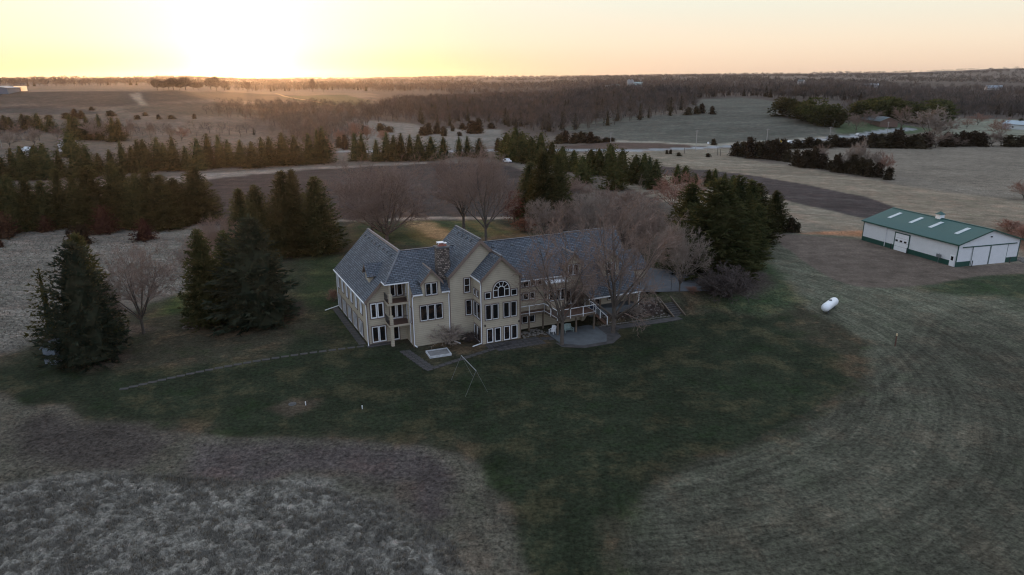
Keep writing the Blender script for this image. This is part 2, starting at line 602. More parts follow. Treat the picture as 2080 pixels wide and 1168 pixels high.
# zone: (photo outline, colour, soft edge m, edge wobble m, flow angle deg, tuft, streak, grain)
GREEN = (.0225, .0275, .0160)
ZONES = [
    # --- far left hill fields
    ([(-400, 186), (0, 184), (450, 184), (760, 190), (770, 240), (560, 250), (380, 300), (-400, 300)], (.135, .108, .082), 6, 8, 80, 0, .5, .3),
    ([(-400, 186), (0, 186), (440, 185), (560, 192), (740, 200), (700, 206), (420, 204), (290, 210), (0, 212), (-400, 212)], (.070, .055, .043), 5, 4, 80, 0, .5, .3),
    ([(-400, 215), (0, 215), (270, 208), (275, 213), (120, 216), (0, 220), (-400, 222)], (.055, .042, .034), 3, 2, 80, 0, .5, .3),
    ([(295, 213), (420, 209), (740, 213), (620, 220), (430, 215), (300, 217)], (.060, .045, .036), 3, 2, 80, 0, .5, .3),
    ([(-400, 222), (0, 221), (150, 219), (215, 231), (120, 233), (0, 229), (-400, 231)], (.060, .055, .050), 3, 3, 80, 0, .5, .3),
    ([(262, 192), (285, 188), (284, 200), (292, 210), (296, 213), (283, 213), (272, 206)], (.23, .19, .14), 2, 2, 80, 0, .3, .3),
    ([(230, 218), (420, 213), (520, 222), (560, 234), (330, 236), (250, 226)], (.085, .07, .053), 4, 4, 80, 0, .5, .3),
    ([(570, 196), (700, 192), (760, 205), (740, 214), (640, 214)], (.075, .075, .04), 4, 3, 80, 0, .4, .3),
    ([(-400, 245), (230, 240), (520, 240), (575, 262), (560, 275), (390, 278), (-400, 270)], (.115, .094, .075), 5, 8, 80, .1, .3, .5),
    # --- floor of the woods in the middle and beyond on the right
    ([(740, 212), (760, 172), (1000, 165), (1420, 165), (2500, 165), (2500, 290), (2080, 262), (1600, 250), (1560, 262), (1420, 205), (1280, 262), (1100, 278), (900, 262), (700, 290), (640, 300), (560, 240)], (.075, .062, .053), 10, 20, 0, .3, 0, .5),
    # --- pale rough pasture with cedars, middle
    ([(680, 262), (720, 238), (830, 250), (900, 262), (1040, 262), (1020, 300), (900, 306), (700, 306)], (.155, .145, .125), 4, 8, 10, .5, .1, .5),
    # --- round green-grey field beyond the road and its far part
    ([(1130, 262), (1230, 240), (1400, 232), (1420, 203), (1500, 198), (1600, 208), (1570, 235), (1690, 262), (1760, 272), (1600, 285), (1440, 296), (1250, 284)], (.088, .087, .072), 4, 3, 8, .05, .75, .5),
    ([(1130, 298), (1240, 288), (1330, 288), (1440, 297), (1450, 301), (1300, 301), (1160, 306)], (.085, .06, .048), 2, 2, 5, 0, .5, .3),
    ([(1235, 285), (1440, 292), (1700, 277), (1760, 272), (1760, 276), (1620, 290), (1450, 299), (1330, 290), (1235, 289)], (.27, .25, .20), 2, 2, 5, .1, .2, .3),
    # --- lawns round the house on the right
    ([(1690, 252), (1800, 245), (1900, 262), (1850, 272), (1700, 270)], (.065, .085, .045), 3, 3, 0, 0, .2, .4),
    ([(1880, 240), (2080, 243), (2400, 246), (2400, 290), (2080, 285), (1900, 280)], (.16, .165, .125), 4, 4, 0, .2, .2, .5),
    # --- dark ploughed field behind the trees
    ([(430, 362), (600, 346), (870, 331), (1010, 331), (1060, 345), (1180, 380), (1180, 440), (1010, 441), (690, 446), (400, 460), (300, 420)], (.052, .042, .038), 1.0, 2, 5, 0, .9, .8),
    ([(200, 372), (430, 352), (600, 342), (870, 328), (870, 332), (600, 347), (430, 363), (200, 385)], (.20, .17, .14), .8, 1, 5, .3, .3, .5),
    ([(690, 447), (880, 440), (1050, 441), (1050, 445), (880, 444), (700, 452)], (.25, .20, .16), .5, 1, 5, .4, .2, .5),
    # --- hay fields on the right
    ([(1030, 318), (1330, 306), (1480, 300), (1500, 318), (1620, 340), (1810, 372), (2080, 408), (2500, 440), (2500, 600), (2080, 555), (1940, 560), (1700, 490), (1560, 470), (1400, 430), (1200, 350)], (.185, .158, .118), 2, 3, -28, .1, .8, .5),
    ([(1340, 337), (1500, 352), (1620, 372), (1760, 400), (1830, 425), (1990, 470), (1980, 480), (1750, 442), (1620, 413), (1500, 377), (1340, 354)], (.052, .045, .044), .8, 1, -28, 0, .9, .8),
    ([(1690, 302), (1810, 296), (2080, 292), (2500, 292), (2500, 440), (2080, 405), (1900, 388), (1815, 372), (1700, 345), (1480, 308), (1500, 300)], (.165, .142, .112), 2, 4, -20, .8, .2, 1),
    # --- mown grass right of the house: everything in front of the barn
    ([(1560, 470), (1700, 478), (1760, 490), (1960, 548), (2500, 548), (2700, 1400), (1200, 1500), (1000, 900), (1200, 640)], (.092, .092, .066), 3, 3, 999, .08, .85, .8),
    ([(1900, 650), (2080, 640), (2400, 640), (2600, 1500), (1200, 1500), (1290, 1000), (1500, 930), (1700, 820), (1800, 770)], (.066, .064, .047), 7, 6, 999, .08, .75, .9),
    # --- left tall dry meadow
    ([(-500, 440), (0, 462), (200, 462), (380, 452), (420, 470), (560, 440), (620, 470), (600, 520), (420, 560), (400, 590), (240, 615), (110, 692), (0, 728), (-500, 900)], (.145, .130, .108), 1.5, 3, -10, .45, .8, 1),
    # --- mown garden: brownish first, green patches over it
    ([(-500, 760), (0, 722), (110, 692), (240, 640), (400, 590), (420, 560), (600, 505), (690, 450), (1050, 445), (1180, 440), (1500, 470), (1550, 540), (1600, 600), (1680, 650), (1760, 700), (1770, 790), (1600, 880), (1320, 990), (1310, 1400), (1060, 1400), (1030, 1060), (990, 950), (860, 915), (600, 895), (240, 890), (130, 840), (0, 800), (-500, 900)], (.044, .041, .027), 1.2, 2, 20, .0, .25, .8),
    ([(-20, 760), (60, 715), (110, 705), (150, 740), (250, 760), (420, 725), (600, 695), (740, 690), (900, 720), (1200, 690), (1300, 660), (1400, 650), (1470, 640), (1590, 650), (1660, 700), (1720, 780), (1600, 870), (1320, 985), (1300, 1400), (1065, 1400), (1035, 1050), (995, 945), (860, 910), (600, 888), (240, 885), (130, 835), (30, 800)], GREEN, 2.2, 6, 20, 0, .25, .8),
    ([(560, 830), (600, 812), (660, 810), (665, 825), (610, 845)], (.060, .048, .034), .9, 2.5, 20, 0, .2, .8),
    ([(640, 480), (700, 520), (690, 600), (740, 690), (640, 660), (600, 560)], (.028, .038, .018), 3, 3, 20, 0, .25, .8),
    ([(720, 452), (980, 446), (1040, 470), (900, 500), (760, 490)], (.045, .055, .026), 2, 3, 20, 0, .25, .8),
    ([(820, 450), (870, 452), (920, 475), (905, 492), (870, 480), (840, 462)], (.20, .15, .085), 1.5, 2, 20, 0, .25, .8),  # low sun on the grass behind the house, painted into the ground colour
    ([(370, 600), (400, 585), (395, 630), (320, 640)], (.034, .050, .018), 2, 2, 20, 0, .25, .8),
    ([(1520, 520), (1570, 545), (1580, 580), (1640, 615), (1560, 640), (1440, 620)], (.042, .056, .03), 3, 3, 40, 0, .25, .8),
    ([(1870, 585), (1960, 565), (2200, 555), (2300, 600), (2080, 610), (1980, 602)], (.036, .046, .026), 2.5, 4, 5, 0, .25, .8),
    ([(1215, 655), (1262, 615), (1330, 608), (1365, 640)], (.045, .034, .029), .5, .6, 0, .3, 0, 1),
    # --- brown needle litter under the trees
    ([(130, 745), (180, 760), (260, 725), (255, 690), (330, 670), (240, 650), (150, 690)], (.085, .065, .05), 1.5, 2, 0, .1, 0, .9),
    ([(375, 668), (400, 640), (620, 610), (610, 640), (540, 655), (440, 666)], (.038, .028, .023), .8, 1, 0, .1, 0, .9),
    ([(1100, 420), (1340, 400), (1360, 480), (1290, 500), (1110, 470)], (.05, .038, .032), 3, 3, 0, .1, 0, .9),
    ([(1380, 560), (1440, 590), (1540, 600), (1560, 560), (1480, 530)], (.05, .04, .033), 1.5, 2, 0, .1, 0, .9),
    # --- foreground: rough mown rim, dark brown strip and tall dry grass
    ([(-500, 800), (0, 800), (130, 840), (240, 890), (600, 895), (860, 915), (960, 940), (1020, 1010), (1055, 1100), (1060, 1500), (-800, 1500)], (.082, .074, .056), .8, 2.0, 10, .3, .3, 1),
    ([(80, 850), (250, 880), (330, 900), (230, 960), (140, 960), (40, 930), (30, 880)], (.056, .047, .040), 2, 3, 10, .2, .2, 1),
    ([(400, 905), (600, 900), (840, 915), (900, 960), (960, 1040), (900, 1060), (820, 1000), (640, 975), (440, 960)], (.066, .055, .050), 1.5, 3, 10, .25, .3, 1),
    ([(-600, 985), (0, 985), (170, 960), (300, 960), (640, 985), (820, 1030), (930, 1100), (990, 1500), (-800, 1500)], (.165, .152, .128), 1.2, 2.5, 10, .8, .2, 1),
    # --- gravel yard by the barn, its drive
    ([(1562, 470), (1600, 476), (1760, 488), (1945, 543), (2080, 535), (2300, 545), (2300, 575), (2080, 556), (1980, 562), (1900, 577), (1800, 586), (1740, 582), (1690, 566), (1640, 535), (1590, 500)], (.120, .095, .076), .4, .6, 0, 0, .2, .4),
    ([(2030, 455), (2080, 458), (2300, 480), (2300, 540), (2080, 528), (2060, 500)], (.11, .07, .05), 1, 2, 0, .4, 0, 1),
    ([(1615, 474), (1700, 478), (1755, 482), (1755, 470), (1700, 470)], (.28, .15, .085), .8, 1, 0, .5, 0, 1),  # orange sunlight left of the barn, painted as a ground zone
]
ROADS = [
    ([(560, 312), (700, 308), (1010, 306), (1150, 305), (1282, 306), (1410, 301), (1480, 297), (1607, 290), (1740, 276), (1850, 262)], 4.2, (.24, .25, .255)),
    ([(1030, 306), (1040, 318), (1050, 330), (1075, 345), (1120, 375)], 2.2, (.13, .12, .10)),
    ([(0, 392), (200, 378), (430, 356)], 1.6, (.22, .19, .17)),
    ([(560, 190), (620, 203), (680, 215), (740, 216)], 2.0, (.30, .22, .13)),
]
TRACKS = [  # tyre tracks in the mown grass
    ([(2300, 590), (2080, 618), (1960, 632), (1890, 650), (1860, 710), (1760, 790), (1640, 860), (1500, 930), (1330, 1010)], .7),
    ([(2080, 630), (1960, 640), (1910, 660), (1885, 720), (1800, 800), (1660, 900), (1500, 1000)], .5),
]

azf = np.arange(-44, 44.01, .125)
az_ = np.radians(np.concatenate([np.arange(-180, -90, 9), np.arange(-90, -44, 2), azf, np.arange(46, 90, 2), np.arange(90, 180, 9)]))
ds = [12.0]
while ds[-1] < 14000:
    d_ = ds[-1]
    ds.append(d_ + (2.5 if d_ < 34 else min(d_ * d_ * .0016 / 34, 3.2 + d_ * .013)))
ds = np.array(ds)
A, D = np.meshgrid(az_, ds)
GX = (np.sin(A) * D).ravel(); GY = (np.cos(A) * D).ravel()
GZ = terrain(GX, GY)
gu = (GX - OX) * UX + (GY - OY) * UY
gv = (GX - OX) * VX + (GY - OY) * VY
C_ = np.tile(np.array((.115, .096, .078)), (len(GX), 1))
FL = np.stack([GX, GY], 1)
P_ = np.tile(np.array((.2, .2, .5)), (len(GX), 1))
PT = np.full(len(GX), .25)
wx = (fbm(GX, GY, 9, 21) - .5) * 2; wy = (fbm(GX, GY, 9, 33) - .5) * 2
wx2 = (fbm(GX, GY, 60, 41) - .5) * 2; wy2 = (fbm(GX, GY, 60, 53) - .5) * 2
CX0, CY0 = at(1150, 690)[:2]
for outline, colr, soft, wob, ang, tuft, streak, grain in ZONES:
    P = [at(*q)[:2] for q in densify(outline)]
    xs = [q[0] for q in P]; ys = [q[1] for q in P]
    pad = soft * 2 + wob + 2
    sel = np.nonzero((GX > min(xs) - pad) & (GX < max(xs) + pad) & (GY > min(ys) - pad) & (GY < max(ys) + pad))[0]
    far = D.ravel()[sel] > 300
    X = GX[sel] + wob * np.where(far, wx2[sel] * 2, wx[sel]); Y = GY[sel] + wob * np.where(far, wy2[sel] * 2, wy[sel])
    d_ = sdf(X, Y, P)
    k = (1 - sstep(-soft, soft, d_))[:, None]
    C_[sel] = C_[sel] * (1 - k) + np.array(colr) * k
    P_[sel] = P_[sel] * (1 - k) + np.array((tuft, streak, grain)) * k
    h = k[:, 0] > .5
    lawn = 1.0 if max(colr) < .062 and streak == .25 else .0 if grain in (1, .4) and streak == .2 else .25
    PT[sel] = PT[sel] * (1 - k[:, 0]) + lawn * k[:, 0]
    if ang == 999:      # mown in rounds about the garden
        rr = np.hypot(GX[sel] - CX0, GY[sel] - CY0); tt = np.arctan2(GY[sel] - CY0, GX[sel] - CX0)
        fl = np.stack([tt * 60, rr], 1)
    else:
        a = R(ang)
        fl = np.stack([GX[sel] * cos(a) + GY[sel] * sin(a), -GX[sel] * sin(a) + GY[sel] * cos(a)], 1)
    FL[sel[h]] = fl[h]
for pts, wd, colr in ROADS:
    P = [at(*q)[:2] for q in densify(pts, False)] + [at(*pts[-1])[:2]]
    d_ = lines_sdf(GX, GY, P)
    k = (1 - sstep(wd * .85, wd * 1.15, d_))[:, None]
    C_ = C_ * (1 - k) + np.array(colr) * k
    P_ = P_ * (1 - k) + np.array((0, 0, .2)) * k
for pts, wd in TRACKS:
    P = [at(*q)[:2] for q in densify(pts, False)] + [at(*pts[-1])[:2]]
    d_ = np.abs(lines_sdf(GX, GY, P) - .9)
    k = (1 - sstep(wd * .3, wd, d_ + .3 * wy))[:, None] * .4
    C_ = C_ * (1 - k) + np.array((.046, .043, .032)) * k
# height: tall dry grass stands up in tufts, everything else is nearly smooth
tf = P_[:, 0]
near = 1 - sstep(110, 260, D.ravel())
bumps = fbm(GX, GY, .42, 3, 2) * 1.2 + fbm(GX, GY, 1.3, 8, 2) * .5 - .8
GZ = GZ + tf * bumps * .60 * near + (1 - tf) * (fbm(GX, GY, 2.5, 77, 2) - .5) * .05 * near
GZ = np.where((gu > -5) & (gu < 40) & (gv > .3) & (gv < 10) & (GZ > 1.9), GZ - .3, GZ)
nr, nc = A.shape
idx = np.arange(nr * nc).reshape(nr, nc)
q = np.stack([idx[:-1], np.roll(idx, -1, 1)[:-1], np.roll(idx, -1, 1)[1:], idx[1:]], -1).reshape(-1, 4)
q = q[:, ::-1]
me = np_mesh('ground', np.stack([GX, GY, GZ], 1), q, [], 4, True,
             {'zone': ('FLOAT_COLOR', np.concatenate([C_, PT[:, None]], 1)), 'flow': ('FLOAT_VECTOR', np.concatenate([FL, np.zeros((len(FL), 1))], 1)), 'prm': ('FLOAT_VECTOR', P_)})
ground = link('ground', me)
tag(ground, kind='structure')

m, g, b = make_mat('ground_cover')
za = g.new('ShaderNodeAttribute', attribute_name='zone'); zone = za.outputs['Color']; patch = za.outputs['Alpha']
flow = g.new('ShaderNodeAttribute', attribute_name='flow').outputs['Vector']
prm = g.new('ShaderNodeAttribute', attribute_name='prm').outputs['Vector']
sp = g.new('ShaderNodeSeparateXYZ'); g.l.new(prm, sp.inputs[0])
pos = g.new('ShaderNodeNewGeometry').outputs['Position']
n1 = g.noise(pos, .045, 5, .6)
n2 = g.noise(pos, .35, 5, .62)
n3 = g.noise(pos, 2.2, 8, .85)
mp = g.new('ShaderNodeMapping'); mp.inputs['Scale'].default_value = (.035, 1.15, 1); g.l.new(flow, mp.inputs[0])
st = g.noise(mp.outputs[0], 1.0, 6, .8)
mp2 = g.new('ShaderNodeMapping'); mp2.inputs['Scale'].default_value = (.012, .16, 1); g.l.new(flow, mp2.inputs[0])
st2 = g.noise(mp2.outputs[0], 1.0, 3, .6)
f1 = g.maprange(n1, .3, .7, .80, 1.20)
f2 = g.maprange(n2, .3, .7, .72, 1.28)
gr = g.math('ADD', 1.0, g.math('MULTIPLY', g.math('MULTIPLY', g.math('SUBTRACT', n3, .5), 6.0), sp.outputs[2]))
s1 = g.math('ADD', 1.0, g.math('MULTIPLY', g.math('MULTIPLY', g.math('SUBTRACT', st, .5), 2.8), sp.outputs[1]))
s2 = g.math('ADD', 1.0, g.math('MULTIPLY', g.math('MULTIPLY', g.math('SUBTRACT', st2, .5), 1.1), sp.outputs[1]))
f = g.math('MULTIPLY', g.math('MULTIPLY', g.math('MULTIPLY', f1, f2), gr), g.math('MULTIPLY', s1, s2))
f = g.math('MAXIMUM', f, .3)
cc = g.new('ShaderNodeCombineColor')
for i in range(3): g.l.new(f, cc.inputs[i])
c = g.mix(1.0, zone, cc.outputs[0], 'MULTIPLY')
lt = g.noise(pos, 1.3, 8, .85)
c = g.mix(g.math('MULTIPLY', g.maprange(lt, .56, .68), .75), c, g.mix(1.0, c, (2.3, 1.9, 1.9), 'MULTIPLY'))
c = g.mix(g.maprange(lt, .44, .34, 0, .6), c, g.mix(1.0, c, (.5, .5, .5), 'MULTIPLY'))
# worn tan or greener patches
tan_ = g.mix(1.0, c, (2.0, 1.55, 1.45), 'MULTIPLY')
grn_ = g.mix(1.0, c, (.78, 1.04, .72), 'MULTIPLY')
p1 = g.noise(pos, .16, 7, .72)
c = g.mix(g.math('MULTIPLY', g.maprange(p1, .51, .60, 0, .95), patch), c, tan_)
c = g.mix(g.math('MULTIPLY', g.maprange(p1, .46, .36, 0, .7), patch), c, grn_)
g.l.new(c, b.inputs['Base Color'])
b.inputs['Roughness'].default_value = 1.0
b.inputs['Specular IOR Level'].default_value = .05
bp = g.new('ShaderNodeBump'); bp.inputs['Strength'].default_value = .7; bp.inputs['Distance'].default_value = .12
g.l.new(g.math('ADD', g.noise(pos, 3.5, 5, .7), g.math('MULTIPLY', g.math('MULTIPLY', st, sp.outputs[1]), 1.5)), bp.inputs['Height'])
g.l.new(bp.outputs[0], b.inputs['Normal'])
me.materials.append(m)
M['ground'] = m

# ---------------------------------------------------------------- the big house
HZ = atan2(UY, UX)
house = empty('country_house', (OX, OY, 0), HZ, 'large beige clapboard house with steep grey shingle roofs and many gables', 'house')


def shear(u, v, z):
    return (u - .035 * max(0, v - 3.4), v, z)


def zl(u): return 6.5 + 1.04 * (u + 5.3)
def zm(v): return 7.6 + .846 * v
def zg(v): return 4.2 + 1.02 * (v + 2.95)


def hpart(name, mb, mats, parent=house):
    return mb.build(name, mats, parent)


# walls
wm = MB().prism([shear(*p) for p in [(-5.3, 5.2, -.6), (5.3, 5.2, -.6), (5.3, 5.2, 6.3), (0, 5.2, 11.75), (-5.3, 5.2, 6.3)]], (-.035 * 15.8, 15.8, 0))
hpart('wall', wm, M['siding'])
hpart('wall', MB().prism([(-5.3, 3.4, -.6), (0, 3.4, -.6), (0, 3.4, 10.1), (-1.75, 3.4, 10.0), (-5.3, 3.4, 6.3)], (-.06, 1.8, 0)), M['siding'])
hpart('wall', MB().prism([(0, 0, -.6), (0, 10.4, -.6), (0, 10.4, 7.4), (0, 5.2, 11.75), (0, 0, 7.4)], (5.1, 0, 0)), M['siding'])
hpart('wall', MB().prism([(5.1, -.004, -.6), (14, -.004, -.6), (14, -.004, 9.2), (9.56, -.004, 13.5), (5.1, -.004, 9.2)], (0, 9, 0)), M['siding'])
hpart('wall', MB().prism([(8.45, -3.03, -.6), (14.05, -3.03, -.6), (14.05, -3.03, 9.05), (11.25, -3.03, 11.8), (8.45, -3.03, 9.05)], (0, 3.0, 0)), M['siding'])
hpart('wall', MB().prism([(14, .01, -.6), (14, 10.4, -.6), (14, 10.4, 7.4), (14, 5.2, 11.75), (14, .01, 7.4)], (11.1, 0, 0)), M['siding'])
hpart('wall', MB().prism([(25.12, -.6, -.6), (25.12, 10.9, -.6), (25.12, 10.9, 6.0), (25.12, 4.9, 11.9), (25.12, -.6, 6.3)], (8.3, 0, 0)), M['siding'])
hpart('wall', MB().prism([(25.13, -.6, 1.7), (25.13, -2.5, 1.7), (25.13, -2.5, 4.45), (25.13, -.6, 6.3)], (.15, 0, 0)), M['siding'])
hpart('wall', MB().prism([(33.25, -.6, 1.7), (33.25, -2.5, 1.7), (33.25, -2.5, 4.45), (33.25, -.6, 6.3)], (.15, 0, 0)), M['siding'])
hpart('wall', MB().box(34.4, 42.5, 8.6, 14.5, 1, 4.0), M['siding'])
hpart('roof', MB().slab([(34.1, 8.2, 3.8), (42.8, 8.2, 3.8), (42.8, 11.6, 6.4), (34.1, 11.6, 6.4)], .18).slab([(34.1, 15, 3.8), (42.8, 15, 3.8), (42.8, 11.6, 6.4), (34.1, 11.6, 6.4)], .18), [M['shingle'], M['fascia']])
# corner boards
for (u, v) in ((-5.3, 3.4), (0, 0), (5.1, 0), (8.45, -3.03), (14.05, -3.03)):
    top = {-5.3: 6.3, 0: 7.4, 5.1: 9.1, 8.45: 9.0, 14.05: 9.0}[u]
    hpart('corner_board', MB().box(u - .10, u + .10, v - .06, v + .10, -.4, top), M['fascia'])

# roofs
SH = [M['shingle'], M['fascia']]
left = [(-5.65, 21.4), (-5.65, 3.0), (-3.18, 3.0), (-3.18, 1.3), (0, 5.2), (0, 21.4)]
wr = MB().slab([shear(u, v, zl(u)) if v > 6 else (u, v, zl(u)) for u, v in left], .22)
wr.slab([(-3.18, 1.3, zm(1.3)), (0, 1.3, zm(1.3)), (0, 5.2, zm(5.2))], .2)
wr.slab([shear(*p) for p in [(0, 5.2, 12.0), (5.65, 5.2, 6.14), (5.65, 21.4, 6.14), (0, 21.4, 12.0)]], .2)
hpart('roof', wr, SH)
mr = MB()
for (a, b_, v0) in ((0, 1.35, -.35), (1.35, 3.95, .3), (3.95, 5.1, -.35), (5.1, 14.03, .3), (14.03, 22.5, -.35), (22.5, 25.1, .3)):
    mr.slab([(a, v0, zm(v0)), (b_, v0, zm(v0)), (b_, 5.2, 12.0), (a, 5.2, 12.0)], .2)
mr.slab([(0, 10.75, 7.3), (25.1, 10.75, 7.3), (25.1, 5.2, 12.0), (0, 5.2, 12.0)], .2)
hpart('roof', mr, SH)
gr_ = MB()
for s_ in (-1, 1):
    gr_.slab([(9.56, -.4, 13.8), (9.56 + s_ * 4.75, -.4, 9.12), (9.56 + s_ * 4.75, 9.4, 9.12), (9.56, 9.4, 13.8)], .24)
hpart('roof', gr_, SH)
br_ = MB()
for s_ in (-1, 1):
    br_.slab([(11.25, -3.4, 12.05), (11.25 + s_ * 3.05, -3.4, 9.0), (11.25 + s_ * 3.05, .6, 9.0), (11.25, .6, 12.05)], .22)
hpart('roof', br_, SH)
rr_ = MB().slab([(24.8, -2.95, zg(-2.95)), (33.7, -2.95, zg(-2.95)), (33.7, 4.9, zg(4.9)), (24.8, 4.9, zg(4.9))], .22)
rr_.slab([(24.8, 11.4, 5.6), (33.7, 11.4, 5.6), (33.7, 4.9, zg(4.9)), (24.8, 4.9, zg(4.9))], .22)
hpart('roof', rr_, SH)
# rake boards on the gables facing the garden
def rake(p, q, v, w=.30):
    rk = MB(); rk.prism([(p[0], v, p[1]), (q[0], v, q[1]), (q[0], v, q[1] - w), (p[0], v, p[1] - w)], (0, -.06, 0)); hpart('rake_board', rk, M['fascia'])
rake((5.0, 9.05), (9.56, 13.52), -.41); rake((9.56, 13.52), (14.1, 9.05), -.41)
rake((8.3, 8.95), (11.25, 11.8), -3.41); rake((11.25, 11.8), (14.2, 8.95), -3.41)
rake((-5.55, 6.02), (-3.2, 8.45), 2.99)
# ridge caps
hpart('ridge_cap', MB().beam(shear(0, 21.4, 12.03), (0, 5.2, 12.03), .28, .06), M['ridge'])
hpart('ridge_cap', MB().beam((0, 5.2, 12.02), (7.9, 5.2, 12.02), .28, .06), M['ridge'])
hpart('ridge_cap', MB().beam((11.2, 5.2, 12.02), (25, 5.2, 12.02), .28, .06), M['ridge'])
hpart('ridge_cap', MB().beam((9.56, -.4, 13.83), (9.56, 9.4, 13.83), .28, .06), M['ridge'])
hpart('ridge_cap', MB().beam((11.25, -3.4, 12.08), (11.25, .3, 12.08), .28, .06), M['ridge'])
hpart('ridge_cap', MB().beam((24.8, 4.9, zg(4.9) + .02), (33.7, 4.9, zg(4.9) + .02), .28, .06), M['ridge'])
hpart('ridge_cap', MB().beam((-3.16, 1.32, zm(1.32) + .02), (0, 5.2, 12.02), .24, .06), M['ridge'])
# small vents under the ridges
def vent(p, ax, ay, az):
    """little hooded roof vent: ax along ridge, ay down the slope"""
    b = MB()
    P = Vector(p); ax = Vector(ax).normalized(); ay = Vector(ay).normalized(); n = ax.cross(ay)
    if n.z < 0: n = -n
    q = [P + ax * i * .2 + ay * j * .22 for i, j in ((-1, -1), (1, -1), (1, 1), (-1, 1))]
    top = [P + ax * i * .14 + ay * j * .14 + n * .2 for i, j in ((-1, -1), (1, -1), (1, 1), (-1, 1))]
    b.add(q + top, [(4, 5, 6, 7), (0, 1, 5, 4), (1, 2, 6, 5), (2, 3, 7, 6), (3, 0, 4, 7)])
    hpart('roof_vent', b, M['concrete'])
for k in range(8):
    v_ = 6.3 + k * 1.95
    vent(shear(-.75, v_, zl(-.75)), (0, 1, 0), (-1, 0, -1.04), 0)
for k in range(4):
    vent((9.0, 1.6 + k * 1.7, 13.8 - .56 * .985), (0, 1, 0), (-1, 0, -.985), 0)
for k in range(2):
    vent((10.75, -2.4 + k * 1.0, 11.55), (0, 1, 0), (-1, 0, -1), 0)
for u_ in (13.2, 16.2, 20.5):
    vent((u_, 4.4, zm(4.4)), (1, 0, 0), (0, -1, -.846), 0)

# windows ------------------------------------------------------------------
class Wall:
    def __init__(s, p, d, n, fn=None):
        s.p = p; s.d = d; s.n = n; s.fn = fn

    def __call__(s, a, o, z):
        q = (s.p[0] + s.d[0] * a + s.n[0] * o, s.p[1] + s.d[1] * a + s.n[1] * o, z)
        return s.fn(*q) if s.fn else q


def frame(mb, W, a0, a1, z0, z1, t, o0, o1):
    mb.box(a0, a1, o0, o1, z1 - t, z1, f=W); mb.box(a0, a1, o0, o1, z0, z0 + t, f=W)
    mb.box(a0, a0 + t, o0, o1, z0 + t, z1 - t, f=W); mb.box(a1 - t, a1, o0, o1, z0 + t, z1 - t, f=W)


def window(W, cells, z0, z1, t=.065, gap=None, pane='glass', mid=False, name='window', trimw=.12, parent=house):
    """one window or door group: white sashes (this mesh), brown casing and glass as its parts"""
    mb = MB(); gl = MB(); tr = MB()
    a0, a1 = cells[0][0], cells[-1][1]
    for c0, c1 in cells:
        frame(mb, W, c0, c1, z0, z1, t, .004, .075)
        if mid: mb.box(c0 + t, c1 - t, .004, .065, (z0 + z1) / 2 - .03, (z0 + z1) / 2 + .03, f=W)
        gl.box(c0 + t, c1 - t, .003, .022, z0 + t, z1 - t, f=W)
    tr.box(a0 - trimw, a1 + trimw, .002, .10, z1, z1 + trimw, f=W)
    tr.box(a0 - trimw, a1 + trimw, .002, .10, z0 - trimw, z0, f=W)
    tr.box(a0 - trimw, a0, .002, .10, z0, z1, f=W); tr.box(a1, a1 + trimw, .002, .10, z0, z1, f=W)
    for i in range(len(cells) - 1):
        if cells[i + 1][0] - cells[i][1] > .01:
            tr.box(cells[i][1], cells[i + 1][0], .002, .09, z0, z1, f=W)
    wdw = mb.build(name, M['white'], parent)
    tr.build('casing', M['trim'], wdw)
    gl.build('pane', M[pane], wdw)
    return wdw


Fv = Wall((0, 0), (1, 0), (0, -1))                 # garden front
Gv = Wall((0, -.004), (1, 0), (0, -1))
Bv = Wall((0, -3.03), (1, 0), (0, -1))             # bay front
Bs = Wall((8.45, 0), (0, -1), (-1, 0))             # bay side, a runs towards the garden
Wf = Wall((0, 3.4), (1, 0), (0, -1))               # wing gable
Wl = Wall((-5.3, 0), (0, -1), (-1, 0), shear)      # wing long side, a = -v
Rv = Wall((0, .01), (1, 0), (0, -1))

window(Fv, [(1.0, 1.95), (2.05, 3.0), (3.1, 4.05)], 3.5, 5.6)
window(Gv, [(7.2, 8.02)], 6.6, 8.6, mid=True)
window(Gv, [(7.35, 8.2)], 3.4, 5.5)
window(Bs, [(.45, 1.15), (1.5, 2.2)], 6.35, 7.25, t=.07)
window(Bs, [(.3, 1.35), (1.5, 2.6)], 3.38, 5.5)
window(Bs, [(.4, 1.3), (1.5, 2.5)], .15, 2.2, name='glass_door')
window(Bv, [(8.95, 9.8)], 6.32, 7.2, t=.07)
window(Bv, [(12.72, 13.6)], 6.32, 7.2, t=.07)
window(Bv, [(9.0, 9.85), (10.0, 10.85)], 3.38, 5.48)
window(Bv, [(11.6, 12.45), (12.65, 13.5)], 3.38, 5.48)
for a in (9.12, 10.27, 11.6, 12.7):
    window(Bv, [(a, a + .92)], .12, 2.12, t=.11, name='glass_door', trimw=.07)
